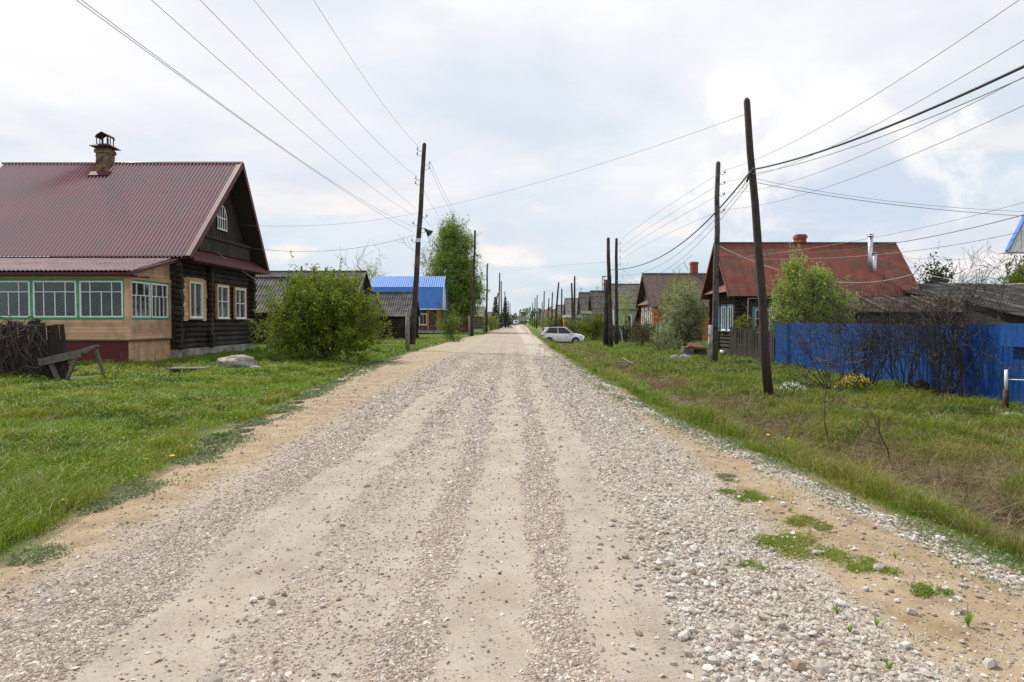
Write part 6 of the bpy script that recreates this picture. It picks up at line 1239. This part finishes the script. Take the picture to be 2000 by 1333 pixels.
# ------------------------------------------------------------------ cars
def car(name, label, x, y, z, yaw, paint, group='parked cars', detail=True, suv=True):
    """local x forward, length 4.27"""
    root = thing(name, label, 'car', (x, y, z), group); root.rotation_euler = (0, 0, yaw); root.scale = (1, 1, 1.13 if suv else 1)
    def lb(mb, nm, m, par): 
        me = bpy.data.meshes.new(nm); me.from_pydata([tuple(v) for v in mb.v], [], mb.f); me.polygons.foreach_set('use_smooth', mb.sm); me.update(); return link(nm, me, M[m], par)
    # stations along x: (x, zlow, zbelt, half width low, half width belt)
    st = [(-2.13, .42, .80, .70, .72), (-2.06, .32, .98, .80, .82), (-1.7, .27, 1.02, .86, .86), (-1.0, .27, 1.0, .88, .87), (0, .27, .98, .89, .88), (.8, .27, .97, .88, .87), (1.25, .27, .96, .87, .83), (1.7, .28, .90, .85, .78), (1.98, .32, .80, .80, .70), (2.12, .40, .66, .66, .62)]
    if suv: st = [(a_, b_, c_ * 1.07, d_, e_) for a_, b_, c_, d_, e_ in st]
    mb = MB(); ring = []
    for (sx, zl, zb, wl_, wb) in st: ring.append([(sx, -wl_ * .92, zl), (sx, -wl_, zl + .18), (sx, -wl_ * 1.0, (zl + zb) / 2 + .05), (sx, -wb, zb - .04), (sx, -wb * .88, zb), (sx, wb * .88, zb), (sx, wb, zb - .04), (sx, wl_, (zl + zb) / 2 + .05), (sx, wl_, zl + .18), (sx, wl_ * .92, zl)])
    vs = [p for r_ in ring for p in r_]; k = 10; fs = [(i * k + j, i * k + (j + 1) % k, (i + 1) * k + (j + 1) % k, (i + 1) * k + j) for i in range(len(ring) - 1) for j in range(k)]; fs += [tuple(range(k)), tuple((len(ring) - 1) * k + j for j in range(k))[::-1]]
    mb.add(vs, fs, True)
    body = lb(mb, 'body', paint, root)
    # cabin: roof with pillars, glasshouse inside
    top = 1.60 if suv else 1.42
    prof = [(-2.0, 1.02), (-1.62, top - .12), (-1.35, top - .04), (-.5, top), (.15, top - .04), (1.15, 1.0)]
    def cab(w0, w1, sc=1., zo=0.): 
        m = MB(); vs = []
        for (px_, pz) in prof:
            t = (pz - .96) / (top - .96); hw = w0 + (w1 - w0) * t
            vs += [(px_ * sc, -hw, pz + zo), (px_ * sc, hw, pz + zo)]
        n = len(prof); f = [(2 * i, 2 * i + 1, 2 * i + 3, 2 * i + 2) for i in range(n - 1)]; f += [tuple(2 * i for i in range(n))[::-1], tuple(2 * i + 1 for i in range(n)), (0, 1, 2 * n - 1, 2 * n - 2)]; m.add(vs, f); return m
    lb(cab(.82, .64), 'windows', 'carglass', root)
    m = MB(); hw = .655
    m.prism([(-1.74, -hw, top - .09), (-1.40, -hw, top - .02), (-.6, -hw, top + .012), (.15, -hw, top - .015), (.30, -hw, top - .12), (-1.66, -hw, top - .14)], (0, 2 * hw, 0))
    for s_ in (-1, 1):
        for (a, b, w_) in (((1.2, s_ * .82, .95), (.2, s_ * .655, top - .04), .07), ((-.42, s_ * .825, .97), (-.5, s_ * .66, top - .04), .06), ((-1.93, s_ * .82, 1.0), (-1.48, s_ * .66, top - .07), .34), ((-1.9, s_ * .83, 1.0), (1.15, s_ * .835, .965), .05)): m.beam(a, b, w_, w_ * .6)
    m.beam((-1.85, -.5, top - .08), (-1.85, .5, top - .08), .2, .04); m.box(-1.9, -1.6, -.6, .6, top - .08, top - .04); lb(m, 'roof', paint, root)
    # black sill and arches
    m = MB(); m.box(-1.95, 1.95, -.86, .86, .2, .31)
    for s_ in (-1, 1):
        for cx in (-1.30, 1.30): m.tube([(cx, s_ * .80, .34), (cx, s_ * .897, .34)], .41, 20)
    lb(m, 'cladding', 'black', root)
    for s_ in (-1, 1):
        for cx in (-1.30, 1.30):
            w_ = MB(); w_.tube([(cx, s_ * .70, .335), (cx, s_ * .72, .335), (cx, s_ * .89, .335), (cx, s_ * .91, .335)], [.30, .335, .335, .30], 22); wo = lb(w_, 'wheel', 'rubber', root)
            r_ = MB(); r_.tube([(cx, s_ * .905, .335), (cx, s_ * .918, .335)], .21, 16)
            for q in range(5): a = q * 1.2566; r_.beam((cx, s_ * .922, .335), (cx + math.cos(a) * .2, s_ * .922, .335 + math.sin(a) * .2), .05, .02, up=(0, 1, 0))
            lb(r_, 'rim', 'rim', wo)
    for s_ in (-1, 1):
        m = MB(); m.prism([(-2.12, s_ * .60, .78), (-2.08, s_ * .80, .80), (-1.82, s_ * .865, .88), (-2.03, s_ * .80, .96), (-2.1, s_ * .6, .93)], (-.025, s_ * .02, 0)); lb(m, 'tail_lamp', 'redlamp', root)
        m = MB(); m.prism([(2.06, s_ * .55, .66), (1.80, s_ * .83, .72), (1.72, s_ * .82, .84), (2.02, s_ * .58, .76)], (.03, s_ * .02, .01)); lb(m, 'headlight', 'clearlamp', root)
        m = MB(); m.box(.72, .92, min(s_ * .86, s_ * 1.0), max(s_ * .86, s_ * 1.0), .96, 1.08); lb(m, 'wing_mirror', paint, root)
        for hx in (-.62, .35): m = MB(); m.box(hx, hx + .17, s_ * .885 - .015, s_ * .885 + .015, .80, .83); lb(m, 'door_handle', paint, root)
    m = MB(); m.box(2.08, 2.15, -.45, .45, .45, .62); lb(m, 'grille', 'black', root); m = MB(); m.box(-2.2, -2.13, -.25, .25, .6, .7); lb(m, 'number_plate', 'white', root)
    return root
cx_ = P2(1100, 68); car('parked_car', 'muddy white SUV parked on the right verge facing right', cx_, 68, hz(cx_, 68) + .02, R(-9), 'carwhite')
x_ = P2(1081, 165); car('parked_car', 'dark parked car farther down the right side, left of two', x_, 165, hz(x_, 165), R(170), 'cardark', suv=False)
x_ = P2(1098, 160); car('parked_car', 'dark parked car behind the pole, right of two', x_, 160, hz(x_, 160), R(8), 'cardark')
x_ = P2(1008, 250); car('parked_car', 'tiny white car at the far end of the road', x_, 250, hz(x_, 250), R(88), 'carwhite'); x_ = P2(999, 262); car('parked_car', 'tiny grey car left of the white one at the road end', x_, 262, hz(x_, 262), R(20), 'cargrey', suv=False)
print('objects', len(bpy.data.objects))
